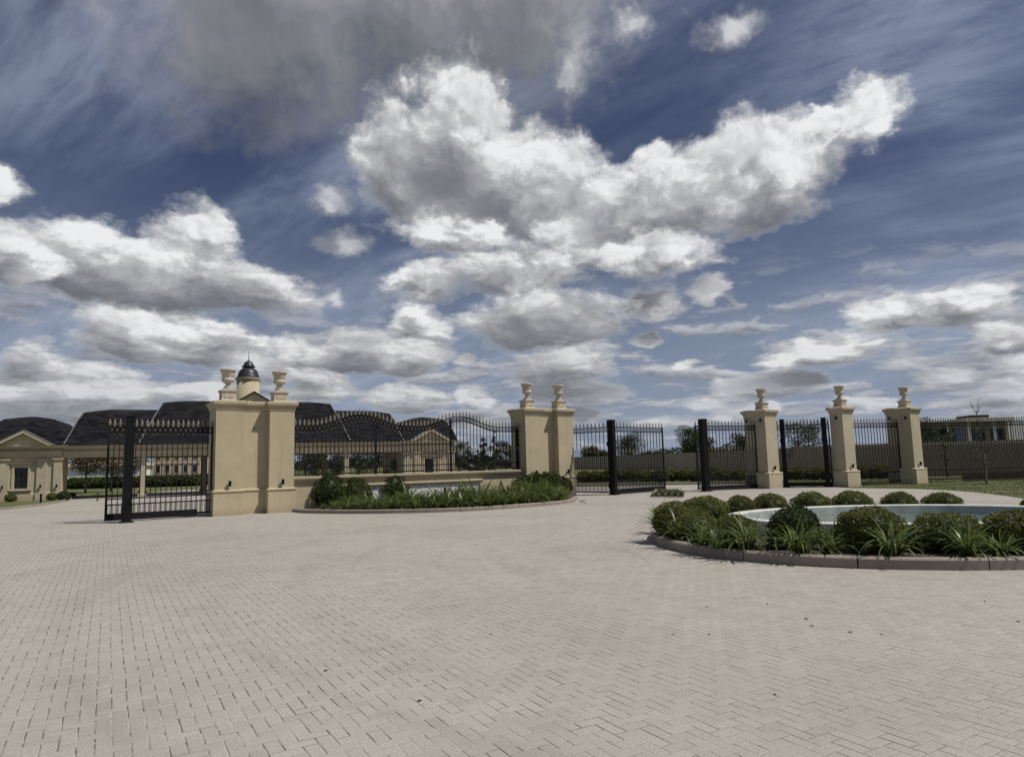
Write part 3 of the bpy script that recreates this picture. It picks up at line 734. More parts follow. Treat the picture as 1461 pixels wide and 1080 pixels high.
# ------------------------------------------------------------------ planting
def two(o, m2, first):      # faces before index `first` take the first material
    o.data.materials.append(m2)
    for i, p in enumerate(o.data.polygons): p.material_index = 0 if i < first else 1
def leafquad(mb, c, d, nrm, l, w):
    d = d.normalized(); s = d.cross(nrm); 
    if s.length < 1e-4: s = d.orthogonal()
    s.normalize(); up = s.cross(d)
    mb.add([c, c+d*l*.5+s*w-up*w*.25, c+d*l, c+d*l*.5-s*w-up*w*.25], [(0,1,2,3)])
def rnd_unit(rg):
    while True:
        v = Vector((rg.uniform(-1,1), rg.uniform(-1,1), rg.uniform(-1,1)))
        if .05 < v.length <= 1: return v.normalized()
def clipped(seed, N=6500, shape='ball', leaf=.040, ragged=.05, m='box', name='boxwood_ball'):
    """a clipped shrub of radius .5 standing on z = 0"""
    rg = random.Random(seed); mb = MB()
    def radius(d):
        q = mnoise.noise(d*2.1+Vector((seed*3.1,0,0)))*.20+mnoise.noise(d*6+Vector((seed,5,0)))*.05+mnoise.noise(d*13+Vector((seed,9,0)))*.03
        r = .5*(1+q)
        if shape == 'egg': r *= 1+.12*max(0,d.z)
        return r
    zs = {'ball': .80, 'egg': 1.10, 'low': .72}[shape]
    cz = .5*zs*.92
    for k in range(N):
        d = rnd_unit(rg)
        if d.z < -.75: continue
        pinch = 1.0
        if shape == 'egg': pinch = 1-.30*max(0, d.z)
        r = radius(d)*(1-abs(rg.gauss(0, ragged)))
        if rg.random() < .07: r *= 1+rg.random()*.10
        c = Vector((d.x*r*pinch, d.y*r*pinch, d.z*r*zs+cz))
        if c.z < .01: c.z = .01+rg.random()*.03
        dirn = (d*.8+rnd_unit(rg)*.9); nrm = (rnd_unit(rg)+d*.6)
        l = leaf*rg.uniform(.7,1.4)
        leafquad(mb, c, dirn, nrm, l, l*.30)
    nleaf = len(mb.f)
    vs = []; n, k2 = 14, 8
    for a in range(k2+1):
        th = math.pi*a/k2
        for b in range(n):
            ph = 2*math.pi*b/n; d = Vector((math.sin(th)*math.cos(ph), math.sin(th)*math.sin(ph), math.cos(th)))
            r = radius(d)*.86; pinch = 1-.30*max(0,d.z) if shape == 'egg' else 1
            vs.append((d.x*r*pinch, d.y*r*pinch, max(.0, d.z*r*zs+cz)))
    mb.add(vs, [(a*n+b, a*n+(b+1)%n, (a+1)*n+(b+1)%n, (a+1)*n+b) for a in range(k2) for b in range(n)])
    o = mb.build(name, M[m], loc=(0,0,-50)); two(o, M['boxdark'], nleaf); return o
def strap(seed, N=75, name='strap_leaf_plant', L=(.42,.80)):
    rg = random.Random(seed); mb = MB()
    for k in range(N):
        a = rg.uniform(0, 2*math.pi); lean = rg.uniform(.12, 1.15)**1.0; l = rg.uniform(*L)
        p = Vector((rg.gauss(0,.05), rg.gauss(0,.05), 0)); h = Vector((math.cos(a), math.sin(a), 0)); side = Vector((-h.y, h.x, 0))
        w = rg.uniform(.011,.021); seg = 6; pts = []; ang = math.pi/2-lean*.55; droop = rg.uniform(.10,.36)*(1+lean*.5)
        for s in range(seg+1):
            t = s/seg; ww = w*(1-.12*t)*(1 if t < .7 else max(.05,(1-t)/.3))
            tw = side*math.cos(t*.6)+Vector((0,0,1))*math.sin(t*.6)*rg.choice((-1,1))*.3
            pts.append((p-tw*ww, p+tw*ww)); p = p+(h*math.cos(ang)+Vector((0,0,1))*math.sin(ang))*l/seg; ang -= droop
            if p.z < .02: p.z = .02
        k0 = len(mb.v)
        for q in pts: mb.v += [tuple(q[0]), tuple(q[1])]
        for s in range(seg): mb.f.append((k0+2*s, k0+2*s+1, k0+2*s+3, k0+2*s+2))
    return mb.build(name, M['strap'], loc=(0,0,-50), smooth=True)
BALLS = [clipped(1), clipped(2), clipped(3, ragged=.07), clipped(4, 4600, 'low')]
EGGS = [clipped(11, 5200, 'egg', .05, .05, 'shrub', 'clipped_shrub'), clipped(12, 5200, 'egg', .05, .05, 'shrub', 'clipped_shrub')]
LOOSE = [clipped(21, 3600, 'ball', .085, .11, 'shrub', 'leafy_shrub'), clipped(22, 3600, 'ball', .085, .12, 'shrub', 'leafy_shrub')]
HEDGE = [clipped(23, 3600, 'ball', .075, .11, 'box', 'hedge_shrub'), clipped(24, 3600, 'ball', .075, .12, 'box', 'hedge_shrub')]
STRAPS = [strap(31), strap(32, 85), strap(33, 65), strap(34, 80, L=(.5,.85)), strap(35, 70)]
for s_ in (BALLS, EGGS, LOOSE, HEDGE, STRAPS):
    for o in s_: COL.objects.unlink(o)
def plant(src, x, y, z, s, label, cat, group, rz=None, material=None):
    o = src.copy(); COL.objects.link(o); o.location = (x, y, z); o.rotation_euler = (0,0,random.uniform(0,6.28) if rz is None else rz)
    o.scale = s if isinstance(s, tuple) else (s,s,s); tag(o, label, cat, group)
    return o
# --- round bed with the basin
EC = Vector((7.15, 13.5)); EA, EB, EN = 4.52, 3.92, 2.2
def sup(t, da=0.0): 
    c, s = math.cos(t), math.sin(t)
    return (EC.x+(EA+da)*math.copysign(abs(c)**(2/EN), c), EC.y+(EB+da)*math.copysign(abs(s)**(2/EN), s))
line = [sup(2*math.pi*k/140) for k in range(140)]
line.append(line[0])
struct(kerb_stones(line, 1.62, w=.16, z1=.155), 'kerb', M['kerb'])
sheet([sup(2*math.pi*k/80, -.155) for k in range(80)], .105, 'planting_soil', M['mulch'])
# basin
bt = thing('fountain_basin', 'white oval fountain basin with shallow green water inside the round planting bed', 'fountain', (7.56,13.97,0))
def ell(a, b, n=96): return [(a*math.cos(2*math.pi*k/n), b*math.sin(2*math.pi*k/n)) for k in range(n)]
ow = MB(); ow.loft(ell(3.32,2.32), [(-.03,.0),(-.02,.30),(.0,.33),(.03,.345),(.035,.41),(.01,.425),(-.19,.427),(-.21,.41),(-.21,.36)], capb=False, capt=False)
ow.build('rim', M['basin'], bt, smooth=False)
iw = MB(); iw.loft(ell(3.32,2.32), [(-.212,.39),(-.26,.10)], False, False); iw.f = [tuple(reversed(f)) for f in iw.f]; iw.build('inner_wall', M['basin_in'], bt)
wm = MB(); wm.loft(ell(3.32,2.32), [(-.24,.24)], False, True); wm.build('water', M['water'], bt)
FB = [(957,713,56,13.6),(985,725,62,12.9),(1045,731,48,11.9),(1127,718,64,11.65),(1233,720,84,11.05),(1341,722,86,10.8),(1441,724,84,10.55)]
names_b = 'clipped boxwood balls in the round bed'
lab = ['boxwood ball at the extreme left edge of the round bed','boxwood ball just right of the leftmost strap leaved plants in the round bed','small low boxwood ball in front of the left tip of the white basin',
       'dark boxwood ball standing before the left part of the basin','large yellow-green boxwood ball, first of the three biggest along the front kerb','large boxwood ball, middle one of the three biggest along the front kerb','large boxwood ball cut by the right edge of the photo']
def top_of(px, yt, d): return EYE-(yt-(659-.0257*(px-730.5)))*d/1000
for i, (px, yt, w, d) in enumerate(FB):
    p = atd(px, d); s = w/1000*d*1.03
    o = plant(BALLS[(i*2+1) % 4 if i != 3 else 2], p.x, p.y, .10, (s, s, (top_of(px, yt, d)-.10)/.80), lab[i], 'boxwood', names_b)
    if i == 3: o.data = o.data.copy(); o.data.materials[0] = M['boxdark']
for px, yt, w, dist, l in [(983,716,52,13.9,'boxwood ball on the left side of the bed, behind the two nearest balls'),(1001,706,66,16.1,'wide boxwood ball at the back left corner of the round bed'),
                       (1052,705,42,16.45,'boxwood ball behind the left end of the basin, smaller of a touching pair'),(1094,702,48,16.8,'boxwood ball behind the left end of the basin, larger of a touching pair'),
                       (1152,700,52,16.9,'boxwood ball behind the basin, below the gap between the footgate posts'),(1211,698.5,52,16.85,'boxwood ball behind the basin, below the slim pier'),
                       (1277,699.5,46,16.75,'boxwood ball behind the basin, just left of the rightmost pier'),(1338,701,50,16.5,'boxwood ball behind the basin, right of the rightmost pier'),(1462,708,24,15.5,'small boxwood ball behind the basin at the right edge of the photo')]:
    p = atd(px, dist); hz = 659-.0257*(px-730.5); top = EYE-(yt-hz)*dist/1000; s = w/1000*dist
    zs = (top-.10)/.80
    plant(BALLS[random.randrange(4)], p.x, p.y, .10, (s, s, zs), l, 'boxwood', names_b)
# strap leaved plants in the round bed
SL = [(949,757,64,'strap leaved plant behind the left tip of the round bed, farthest left'),(951,768,74,'strap leaved plant at the left tip of the round bed'),(1036,790,60,'short strap leaved plant in front of the small low boxwood'),(975,777,66,'strap leaved plant leaning over the kerb near the left tip'),(1010,786,70,'strap leaved plant between the leftmost boxwood and the basin tip'),(1072,792,92,'tall strap leaved plant left of the dark boxwood ball'),(1150,797,84,'strap leaved plant spreading right of the dark boxwood ball'),
      (1192,797,72,'strap leaved plant touching the left side of the first big boxwood'),(1285,800,94,'big strap leaved plant between the first and second big boxwood balls'),(1398,801,92,'strap leaved plant between the second big boxwood and the one at the edge'),(1444,802,72,'strap leaved plant in front of the boxwood at the right edge')]
for i, (px, py, w, l) in enumerate(SL):
    p = at(px, py-2, .11); s = w/1000*p.y/1.0
    plant(STRAPS[i % 5], p.x, p.y+.24, .10, s*1.06, l, 'plant', 'strap leaved plants in the round bed')
for px, dist, l in [(1178,11.3,'strap leaved plant behind the gap between dark ball and first big boxwood'),(1292,11.0,'strap leaved plant half hidden behind the gap of the two big boxwoods'),(1390,10.8,'strap leaved plant half hidden left of the boxwood at the edge'),(1096,11.6,'strap leaved plant half hidden left of the dark boxwood ball')]:
    p = atd(px, dist); plant(STRAPS[int(px) % 5], p.x, p.y, .10, .85, l, 'plant', 'strap leaved plants in the round bed')
for px, dist in [(1105,16.9),(1182,16.9),(1240,16.9),(1250,16.8),(1312,16.7),(1020,14.9)]:
    p = atd(px, dist); plant(STRAPS[int(px) % 5], p.x, p.y, .10, .62, 'small strap leaved tuft at the back of the round bed between boxwood balls', 'plant', 'strap leaved tufts behind the basin')
gl = thing('garden_light', 'small white domed garden light in the round bed between big boxwood balls', 'garden light', at(1387, 778, .11))
b = MB(); b.lathe([(.035,0),(.035,.07),(.05,.075),(.05,.085),(0,.086)], 12); b.build('stem', M['postm'], gl)
b = MB(); b.lathe([(.066,.087),(.064,.105),(.05,.128),(.025,.142),(0,.146)], 14); b.build('dome_cap', M['white'], gl, smooth=True)
p0, p1 = at(1091, 769, .13), at(1121, 774, .13)
b = MB(); b.path([p0, p0.lerp(p1,.5)+Vector((0,0,.02)), p1], [.028]*3, 8); tag(b.build('drain_pipe', M['white']), 'pale plastic pipe lying on the mulch below the dark boxwood ball', 'pipe')
# --- long bed under the sign wall
bed = [xy(*q) for q in [(418,730.5),(440,732.3),(500,733),(560,732.5),(640,730.5),(700,727.5),(760,723),(800,719.5),(818,716.5),(824,712)]]
bl = smooth_line(bed, 6)
struct(kerb_stones(bl, 1.15, w=.16, z1=.13), 'kerb', M['kerb'])
q1, q2 = WP(15.7, -.05), WP(2.75, .25)
sheet(bl+[(q1.x,q1.y),(WP(13.1,-.05).x,WP(13.1,-.05).y),(WP(13.0,.3).x,WP(13.0,.3).y),(q2.x,q2.y)], .085, 'planting_soil', M['mulch'])
for i, (px, dist, w, zt_, l) in enumerate([(470,26.9,46,1.30,'tall egg shaped clipped shrub, leftmost in front of the sign wall'),(507,27.5,42,1.08,'rounded clipped shrub, shorter one between two taller egg shapes'),(558,28.7,48,1.30,'egg shaped clipped shrub below the first hump of the railing')]):
    p = atd(px, dist); s = w/1000*dist
    plant(EGGS[i % 2], p.x, p.y, .07, (s, s, (zt_-.05)/1.07), l, 'shrub', 'clipped shrubs before the sign wall')
for i, (px, dist, w, zt_, l) in enumerate([(747,30.2,30,.92,'leafy round shrub at the left of the clump before the second double pier'),(764,30.6,34,1.02,'leafy round shrub in the middle left of the clump before the second double pier'),(782,31.0,34,1.04,'leafy round shrub in the middle right of the clump before the second double pier'),(799,31.5,28,.84,'leafy round shrub at the right end of the clump before the second double pier')]):
    p = atd(px, dist); s = w/1000*dist*1.06
    plant(LOOSE[i % 2], p.x, p.y, .07, (s, s, zt_/.80), l, 'shrub', 'leafy shrubs before the second double pier')
n = 0
rows = [(23, .45, .98, 'front row'), (23, 1.0, 1.25, 'middle row'), (21, 1.6, 1.58, 'back row')]
bv = [Vector(p) for p in bl]
cl = [0]
for i in range(1, len(bv)): cl.append(cl[-1]+(bv[i]-bv[i-1]).length)
def along(s):
    for i in range(1, len(bv)):
        if cl[i] >= s:
            t = (s-cl[i-1])/(cl[i]-cl[i-1]); d = (bv[i]-bv[i-1]).normalized(); return bv[i-1].lerp(bv[i], t), Vector((-d.y, d.x))
    d = (bv[-1]-bv[-2]).normalized(); return bv[-1], Vector((-d.y, d.x))
for cnt, back, s, rn in rows:
    for k in range(cnt):
        sdist = 1.55+(cl[-1]-2.0-1.0*back)*(k+random.uniform(-.22,.22))/(cnt-1)
        c, nb = along(sdist); c = c+nb*(back+random.uniform(-.12,.12)); n += 1; f_ = .66 if sdist < 4.6 else (1.0 if sdist > 6 else .85)
        plant(STRAPS[random.randrange(5)], c.x, c.y, .08, f_*s*random.uniform(.82,1.18), 'strap leaved plant in the %s of the long bed, %s from the left' % (rn, ORD[k]), 'plant', 'strap leaved plants below the sign wall')
# --- small kerbed island before the central gates
ip = [at(929,708.6), at(976,709.0), at(972,702.2), at(935,702.0)]
il = [(p.x,p.y) for p in ip]; il = [il[0], il[1], il[2], il[3], il[0]]
struct(kerb_stones(il, .9, w=.12, z1=.15), 'kerb', M['kerb'])
sheet([(p.x*.995+.03, p.y) for p in ip], .10, 'planting_soil', M['mulch'])
for k in range(9):
    px = 936+k*4.5; p = at(px, 706.4-2.6*(k % 2), .1)
    plant(STRAPS[k % 5], p.x, p.y, .09, random.uniform(.42,.55), 'low strap leaved plant in the small kerbed island, %s from the left' % ORD[k], 'plant', 'low plants in the small kerbed island')
# --- fallen twig and dry leaves on the paving
tw = MB(); a0 = at(826,714.6,.02); a1 = at(836,717.8,.02)
tw.path([a0, a0.lerp(a1,.4)+Vector((.02,.02,.05)), a1], [.012,.018,.01], 6); tw.bar(a0.lerp(a1,.4)+Vector((0,0,.05)), a0.lerp(a1,.6)+Vector((.15,.2,.06)), .008, 5, .004)
tag(tw.build('fallen_twig', M['bark']), 'fallen twig on the paving at the right end of the long bed', 'twig')
lm = MB(); lm.add([(-.035,-.015,.004),(0,-.025,.012),(.038,.004,.005),(.004,.022,.016)], [(0,1,2,3)]); lm.add([(-.035,-.015,.008),(0,-.025,.016),(.038,.004,.009),(.004,.022,.020)], [(3,2,1,0)])
lf = lm.build('fallen_leaf', M['dryleaf'], loc=(0,0,-50)); COL.objects.unlink(lf)
for px, py in [(1158,893),(1213,902),(1150,883),(1258,905),(1012,905),(961,905),(1106,991),(1008,866),(918,798),(598,1000),(465,957),(1453,887),(1405,858),(700,905),(1095,862)]:
    p = at(px, py); s = random.uniform(.32,.62)
    plant(lf, p.x, p.y, 0, s, 'small dark dry leaf lying on the pale herringbone paving', 'leaf', 'dry leaves scattered on the paving')
# ------------------------------------------------------------------ trees
def tree(name, label, loc, h, cr, trunk=.35, leaves=2600, leaf=.16, m='tree', group=None, seed=0, shape='round', bark='bark', nb=9, fat=1.0, rt=None, cat='tree'):
    rg = random.Random(seed+77); t = thing(name, label, cat, loc, rg.uniform(0,6), group)
    rt = rt or max(.05, h*.022); tb = h*trunk; tr = MB(); pts = []; q = Vector((0,0,-.05))
    top = h*.86; steps = 6
    for k in range(steps+1):
        z = top*k/steps; pts.append(Vector((rg.gauss(0,.015)*z, rg.gauss(0,.015)*z, z)))
    tr.path(pts, [rt*(1.25 if k == 0 else 1-.8*k/steps) for k in range(steps+1)], 8)
    lobes = []
    for b in range(nb):
        z0 = tb+(top-tb)*(b+.3)/nb*.95; a = b*2.4+rg.uniform(-.4,.4)
        f = (z0-tb)/(h-tb)
        wr = {'round': math.sin(math.pi*min(1,max(.12,f*.9+.12)))**.6, 'cone': 1.05-f, 'column': .6, 'vase': .5+.5*f}[shape]
        e = Vector((math.cos(a)*cr*wr*rg.uniform(.5,.8), math.sin(a)*cr*wr*rg.uniform(.5,.8), min(h*.95, z0+cr*rg.uniform(.15,.5)*(0.2 if shape == 'cone' else 1))))
        s = Vector((0,0,z0)); mid = s.lerp(e,.5)+Vector((0,0,.06*h))*rg.uniform(0,.6)
        tr.path([s, mid, e], [rt*.45, rt*.28, rt*.1], 5)
        lobes.append((e, fat*cr*rg.uniform(.32,.50)*(wr if shape in ('cone',) else 1))); lobes.append((mid, fat*cr*rg.uniform(.25,.38)*(wr if shape == 'cone' else 1)))
    lobes.append((Vector((0,0,h-cr*.35)) if shape != 'cone' else Vector((0,0,h*.9)), cr*(.42 if shape != 'cone' else .16)))
    tr.build('trunk', M[bark], t, smooth=True)
    cw = MB(); tot = sum(r**2 for _, r in lobes)
    for c, r in lobes:
        for k in range(max(8, int(leaves*r*r/tot))):
            d = rnd_unit(rg); rr = r*(rg.random()**.45)*(1+.35*mnoise.noise(d*3+c*2)); p = c+Vector((d.x*rr, d.y*rr, d.z*rr*.85))
            if p.z < tb*.7: continue
            l = leaf*rg.uniform(.6,1.3); leafquad(cw, p, rnd_unit(rg)+d*.5, rnd_unit(rg), l, l*.33)
    cw.build('crown', M[m], t)
    return t
# ------------------------------------------------------------------ gatehouse
GA = Vector((-30.6, 42.0, 0)); GR = R(23.07); GU = Vector((math.cos(GR), math.sin(GR), 0)); GN = Vector((-math.sin(GR), math.cos(GR), 0))
gh = thing('gatehouse', 'long cream gatehouse with dark mansard roofs and two pedimented pavilions flanking a covered drive', 'building', GA, GR)
st = M['stucco2']
def P(name, mb, m=st, parent=gh, **k): return mb.build(name, m, parent, **k)
EAVE = 3.30
def pavilion(c, hw, ww, dp):
    x0, x1 = c-hw, c+hw; w0, w1 = c-.10-ww/2, c-.10+ww/2
    if c > 10: w0, w1 = c-ww/2, c+ww/2
    zb, zt = .76, 2.02
    wl = MB()
    wl.box((x0,0,-.05),(w0,.25,EAVE)); wl.box((w1,0,-.05),(x1,.25,EAVE)); wl.box((w0,.0,-.05),(w1,.25,zb)); wl.box((w0,.0,zt),(w1,.25,EAVE))
    wl.box((x0,.252,-.05),(x1,dp,EAVE))
    P('wall', wl)
    pl = MB(); pl.loft(rect(x0,0,x1,dp), [(.05,-.05),(.05,.46),(.02,.50),(.004,.50)], False, False); P('plinth', pl)
    f = MB(); f.box((w0-.12,-.05,zb-.02),(w0-.001,.0,zt+.12)); f.box((w1+.001,-.05,zb-.02),(w1+.12,.0,zt+.12)); f.box((w0-.001,-.05,zt+.001),(w1+.001,.0,zt+.12))
    fo = P('window', f)
    g = MB(); g.box((w0+.001,.17,zb+.001),(w1-.001,.20,zt-.001)); g.build('pane', M['glass'], fo)
    mu = MB(); mu.box((c-.12,.145,zb),(c-.09,.171,zt)); mu.box((w0+.02,.145,zb+.02),(w0+.06,.171,zt)); mu.box((w1-.06,.145,zb+.02),(w1-.02,.171,zt)); mu.build('glazing_bar', M['postm'], fo)
    s = MB(); s.box((w0-.24,-.13,zb-.12),(w1+.24,.0,zb-.022)); s.build('sill', M['stone'], fo)
    hcor = MB(); hcor.loft(rect(w0-.24,-.04,w1+.24,.0), [(0,zt+.125),(.02,zt+.19),(.10,zt+.24),(.12,zt+.30)]); hcor.build('hood', st, fo)
    for a, b in ((x0+.0, x0+.42), (c-hw+.80, c-hw+1.28), (c+hw-1.28, c+hw-.80), (x1-.42, x1-.0)):
        pi = MB(); pi.box((a,-.10,.502),(b,-.001,2.36)); pi.loft(rect(a,-.10,b,-.002), [(.0,2.362),(.025,2.37),(.03,2.43),(.07,2.46),(.075,2.54),(.0,2.55)])
        pi.box((a-.03,-.13,-.05),(b+.03,-.001,.501)); P('pilaster', pi)
    en = MB(); en.box((x0-.03,-.16,2.62),(x1+.03,-.002,2.68)); en.loft(rect(x0,-.12,x1,7.0), [(0,2.68),(0,2.94),(.05,2.96),(.06,3.0),(.0,3.02)], False, False); P('entablature', en)
    co = MB(); co.loft(rect(x0,-.10,x1,7.05), [(.02,3.13),(.16,3.18),(.22,3.24),(.34,3.27),(.35,3.31)]); P('cornice', co)
    pe = MB(); pe.tri(c, 1.25, -.36, .6, 3.312, 4.02); P('pediment', pe)
    rk = MB()
    for sx in (-1, 1):
        a = Vector((c+sx*1.62,0,3.33)); b_ = Vector((c,0,4.22)); d = (b_-a); nrm = Vector((-d.z*sx,0,d.x*sx)).normalized()*.0
        lo = [(a.x, 3.315), (c, 4.235), (c, 4.05), (a.x-sx*.32, 3.315)]
        rk.add([(x,-.62,z) for x, z in lo]+[(x,2.2,z) for x, z in lo], [(0,1,2,3),(7,6,5,4),(0,4,5,1),(1,5,6,2),(2,6,7,3),(3,7,4,0)])
    P('pediment_rake', rk)
    tp = MB()
    for sx in (-1,1):
        lo = [(c+sx*1.66,3.32),(c,4.262),(c,4.238),(c+sx*1.62,3.30)]
        tp.add([(x,-.64,z) for x, z in lo]+[(x,2.3,z) for x, z in lo], [(0,1,2,3),(7,6,5,4),(0,4,5,1),(1,5,6,2),(2,6,7,3),(3,7,4,0)])
    P('flashing', tp, M['lead'])
    rf = MB(); rf.loft(rect(x0-.2,-.2,x1+.2,7.1), [(.08,3.312),(0,3.40),(-.10,3.72),(-.30,4.20),(-.62,4.72),(-.90,4.98),(-1.35,5.08),(-2.0,5.20)]); P('roof', rf, M['roof'])
    for sx in (-.55, .55, hw*.0+1.5):
        pass
    for x in (c-hw+1.0, c+hw-1.04, c+hw-.2): spotlight(gh, x, -.105, .86)
pavilion(1.15, 1.98, .70, 1.9); pavilion(26.42, 1.94, .66, 7.0)
# covered drive between them
xa, xb = 3.16, 24.46
bm_ = MB(); bm_.box((xa,.02,2.56),(xb,.50,EAVE)); bm_.box((xa,7.0,2.56),(xb,7.4,EAVE)); P('beam', bm_)
b2 = MB(); b2.box((xa,-.09,2.70),(xb,.018,2.93)); P('fascia_band', b2)
ce = MB(); ce.box((xa,.502,2.95),(xb,6.998,3.1)); P('ceiling', ce, M['wallbrown'])
cc = MB(); cc.box((xa,-.28,3.12),(xb,.0,3.30)); P('cornice', cc)
for x in (7.52, 11.55, 16.4, 20.38):
    cm = MB(); cm.loft(rect(x-.15,.08,x+.15,.40), [(.07,-.05),(.07,.18),(.0,.22),(0,2.34),(.05,2.38),(.05,2.46),(.0,2.47),(0,2.558)]); P('column', cm)
    cm = MB(); cm.loft(rect(x-.75,7.05,x-.35,7.35), [(.07,-.05),(.07,.18),(.0,.22),(0,2.34),(.05,2.38),(.05,2.46),(.0,2.47),(0,2.558)]); P('column', cm)
r2 = MB(); r2.loft(rect(3.22,-.35,24.4,7.6), [(.04,3.312),(0,3.38),(-.28,4.05),(-.58,4.85),(-.86,5.38),(-1.5,5.55),(-2.2,5.68)]); P('roof', r2, M['roof'])
r3 = MB(); r3.loft(rect(7.3,-.42,20.55,7.7), [(.03,3.312),(0,3.40),(-.35,4.2),(-.85,5.3),(-1.25,6.08),(-2.0,6.24),(-2.9,6.36)]); P('roof', r3, M['roof'])
lr = MB(); lr.loft(rect(2.4,2.2,4.4,5.2), [(0,3.312),(-.4,4.3)]); lr.loft(rect(23.4,2.2,25.0,5.2), [(0,3.312),(-.4,4.3)]); P('roof', lr, M['roof'])
def hip(o_, rings, corner):
    pts = []; fl = MB()
    for off, z in rings:
        q = offset(o_, off)[corner]; pts.append((q[0], q[1]-.02, z+.015))
    fl.path(pts, [.04]*len(pts), 6); P('flashing', fl, M['lead'])
for cn in (0, 1): hip(rect(7.3,-.42,20.55,7.7), [(0,3.40),(-.35,4.2),(-.85,5.3),(-1.25,6.08)], cn)
for cn in (0, 1): hip(rect(3.22,-.35,24.4,7.6), [(0,3.38),(-.28,4.05),(-.58,4.85),(-.86,5.38)], cn)
dg = MB(); dg.tri(14.15, 1.15, .5, 4.5, 6.10, 6.78); P('dormer_gable', dg)
dr = MB()
for sx in (-1,1):
    lo = [(14.15+sx*1.35,6.06),(14.15,6.88),(14.15,6.785),(14.15+sx*1.17,6.08)]
    dr.add([(x,.3,z) for x, z in lo]+[(x,4.6,z) for x, z in lo], [(0,1,2,3),(7,6,5,4),(0,4,5,1),(1,5,6,2),(2,6,7,3),(3,7,4,0)])
P('dormer_roof', dr, M['roof'])
dd_ = MB(); dd_.box((24.42,2.2,.0),(24.478,3.1,2.1)); dw = P('door', dd_, M['dark']); dd_ = MB(); dd_.box((24.40,3.2,.9),(24.478,3.9,1.9)); P('window', dd_, M['skyglass'])
# round tower beyond
tw_ = thing('round_tower', 'round cream tower with dark domed cap and spike behind the gatehouse', 'tower', (-22.22, 58.6, 0))
b = MB(); b.lathe([(.90,-.05),(.90,9.0)], 36); b.build('shaft', M['stucco'], tw_, smooth=True)
b = MB(); b.lathe([(.905,8.86),(.95,8.9),(.96,9.0),(1.01,9.04),(1.02,9.16),(.9,9.18)], 36); b.build('cornice', M['stucco'], tw_)
b = MB(); b.lathe([(.90,9.18),(.90,9.26),(.85,9.34),(.81,9.54),(.72,9.76),(.56,9.94),(.44,10.0),(.44,10.08),(.56,10.12),(.56,10.18),(.42,10.22),(.40,10.36),(.30,10.52),(.14,10.62),(.05,10.68),(.03,10.75)], 28); d_ = b.build('dome', M['dome'], tw_, smooth=True)
b = MB(); b.bar((0,0,10.7),(0,0,11.55),.035,6,.01); b.build('spire', M['dome'], d_)
# shrubs and lamp along the gatehouse front
for px, py, w, mk, l in [(15,718,15,'box','small round shrub below the gatehouse window'),(74,716,14,'box','small round shrub left of the covered drive, before the pilasters'),(91,716,17,'boxdark','dark round shrub at the corner of the covered drive'),(101,712,10,'boxdark','little round shrub tucked right of the dark corner shrub')]:
    p = at(px, py-2, .03); s = w/1000*p.y
    o = plant(BALLS[int(px) % 3], p.x, p.y, .03, (s, s, s*.98), l, 'shrub', 'round shrubs along the gatehouse front')
    if mk == 'boxdark': o.data = o.data.copy(); o.data.materials[0] = M['boxdark']
p = at(58, 717.5, .03); bl_ = thing('bollard_light', 'short dark bollard light on the gatehouse lawn', 'bollard', p)
b = MB(); b.lathe([(.05,0),(.05,.38),(.06,.39)], 12); b.build('stem', M['postm'], bl_); b = MB(); b.lathe([(.055,.392),(.055,.46),(.075,.47),(.06,.50),(0,.505)], 12); b.build('lamp_head', M['iron'], bl_)
ba = thing('shadow_line_chain', 'low black posts with an added chain standing in for a thin shadow line', 'barrier', at(108, 711.5), 0)  # chain is added, modelling a thin shadow line on the drive as an object
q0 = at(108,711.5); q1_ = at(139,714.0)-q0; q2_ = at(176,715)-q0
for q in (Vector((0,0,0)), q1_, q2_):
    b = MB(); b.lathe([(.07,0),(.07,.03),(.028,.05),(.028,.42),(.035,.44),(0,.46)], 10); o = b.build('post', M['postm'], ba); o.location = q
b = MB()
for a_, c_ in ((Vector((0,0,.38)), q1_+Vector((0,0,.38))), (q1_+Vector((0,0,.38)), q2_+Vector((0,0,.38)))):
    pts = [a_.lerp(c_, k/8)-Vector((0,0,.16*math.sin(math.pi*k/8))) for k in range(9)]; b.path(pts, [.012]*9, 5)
b.build('chain', M['postm'], ba)  # added chain in place of the shadow line
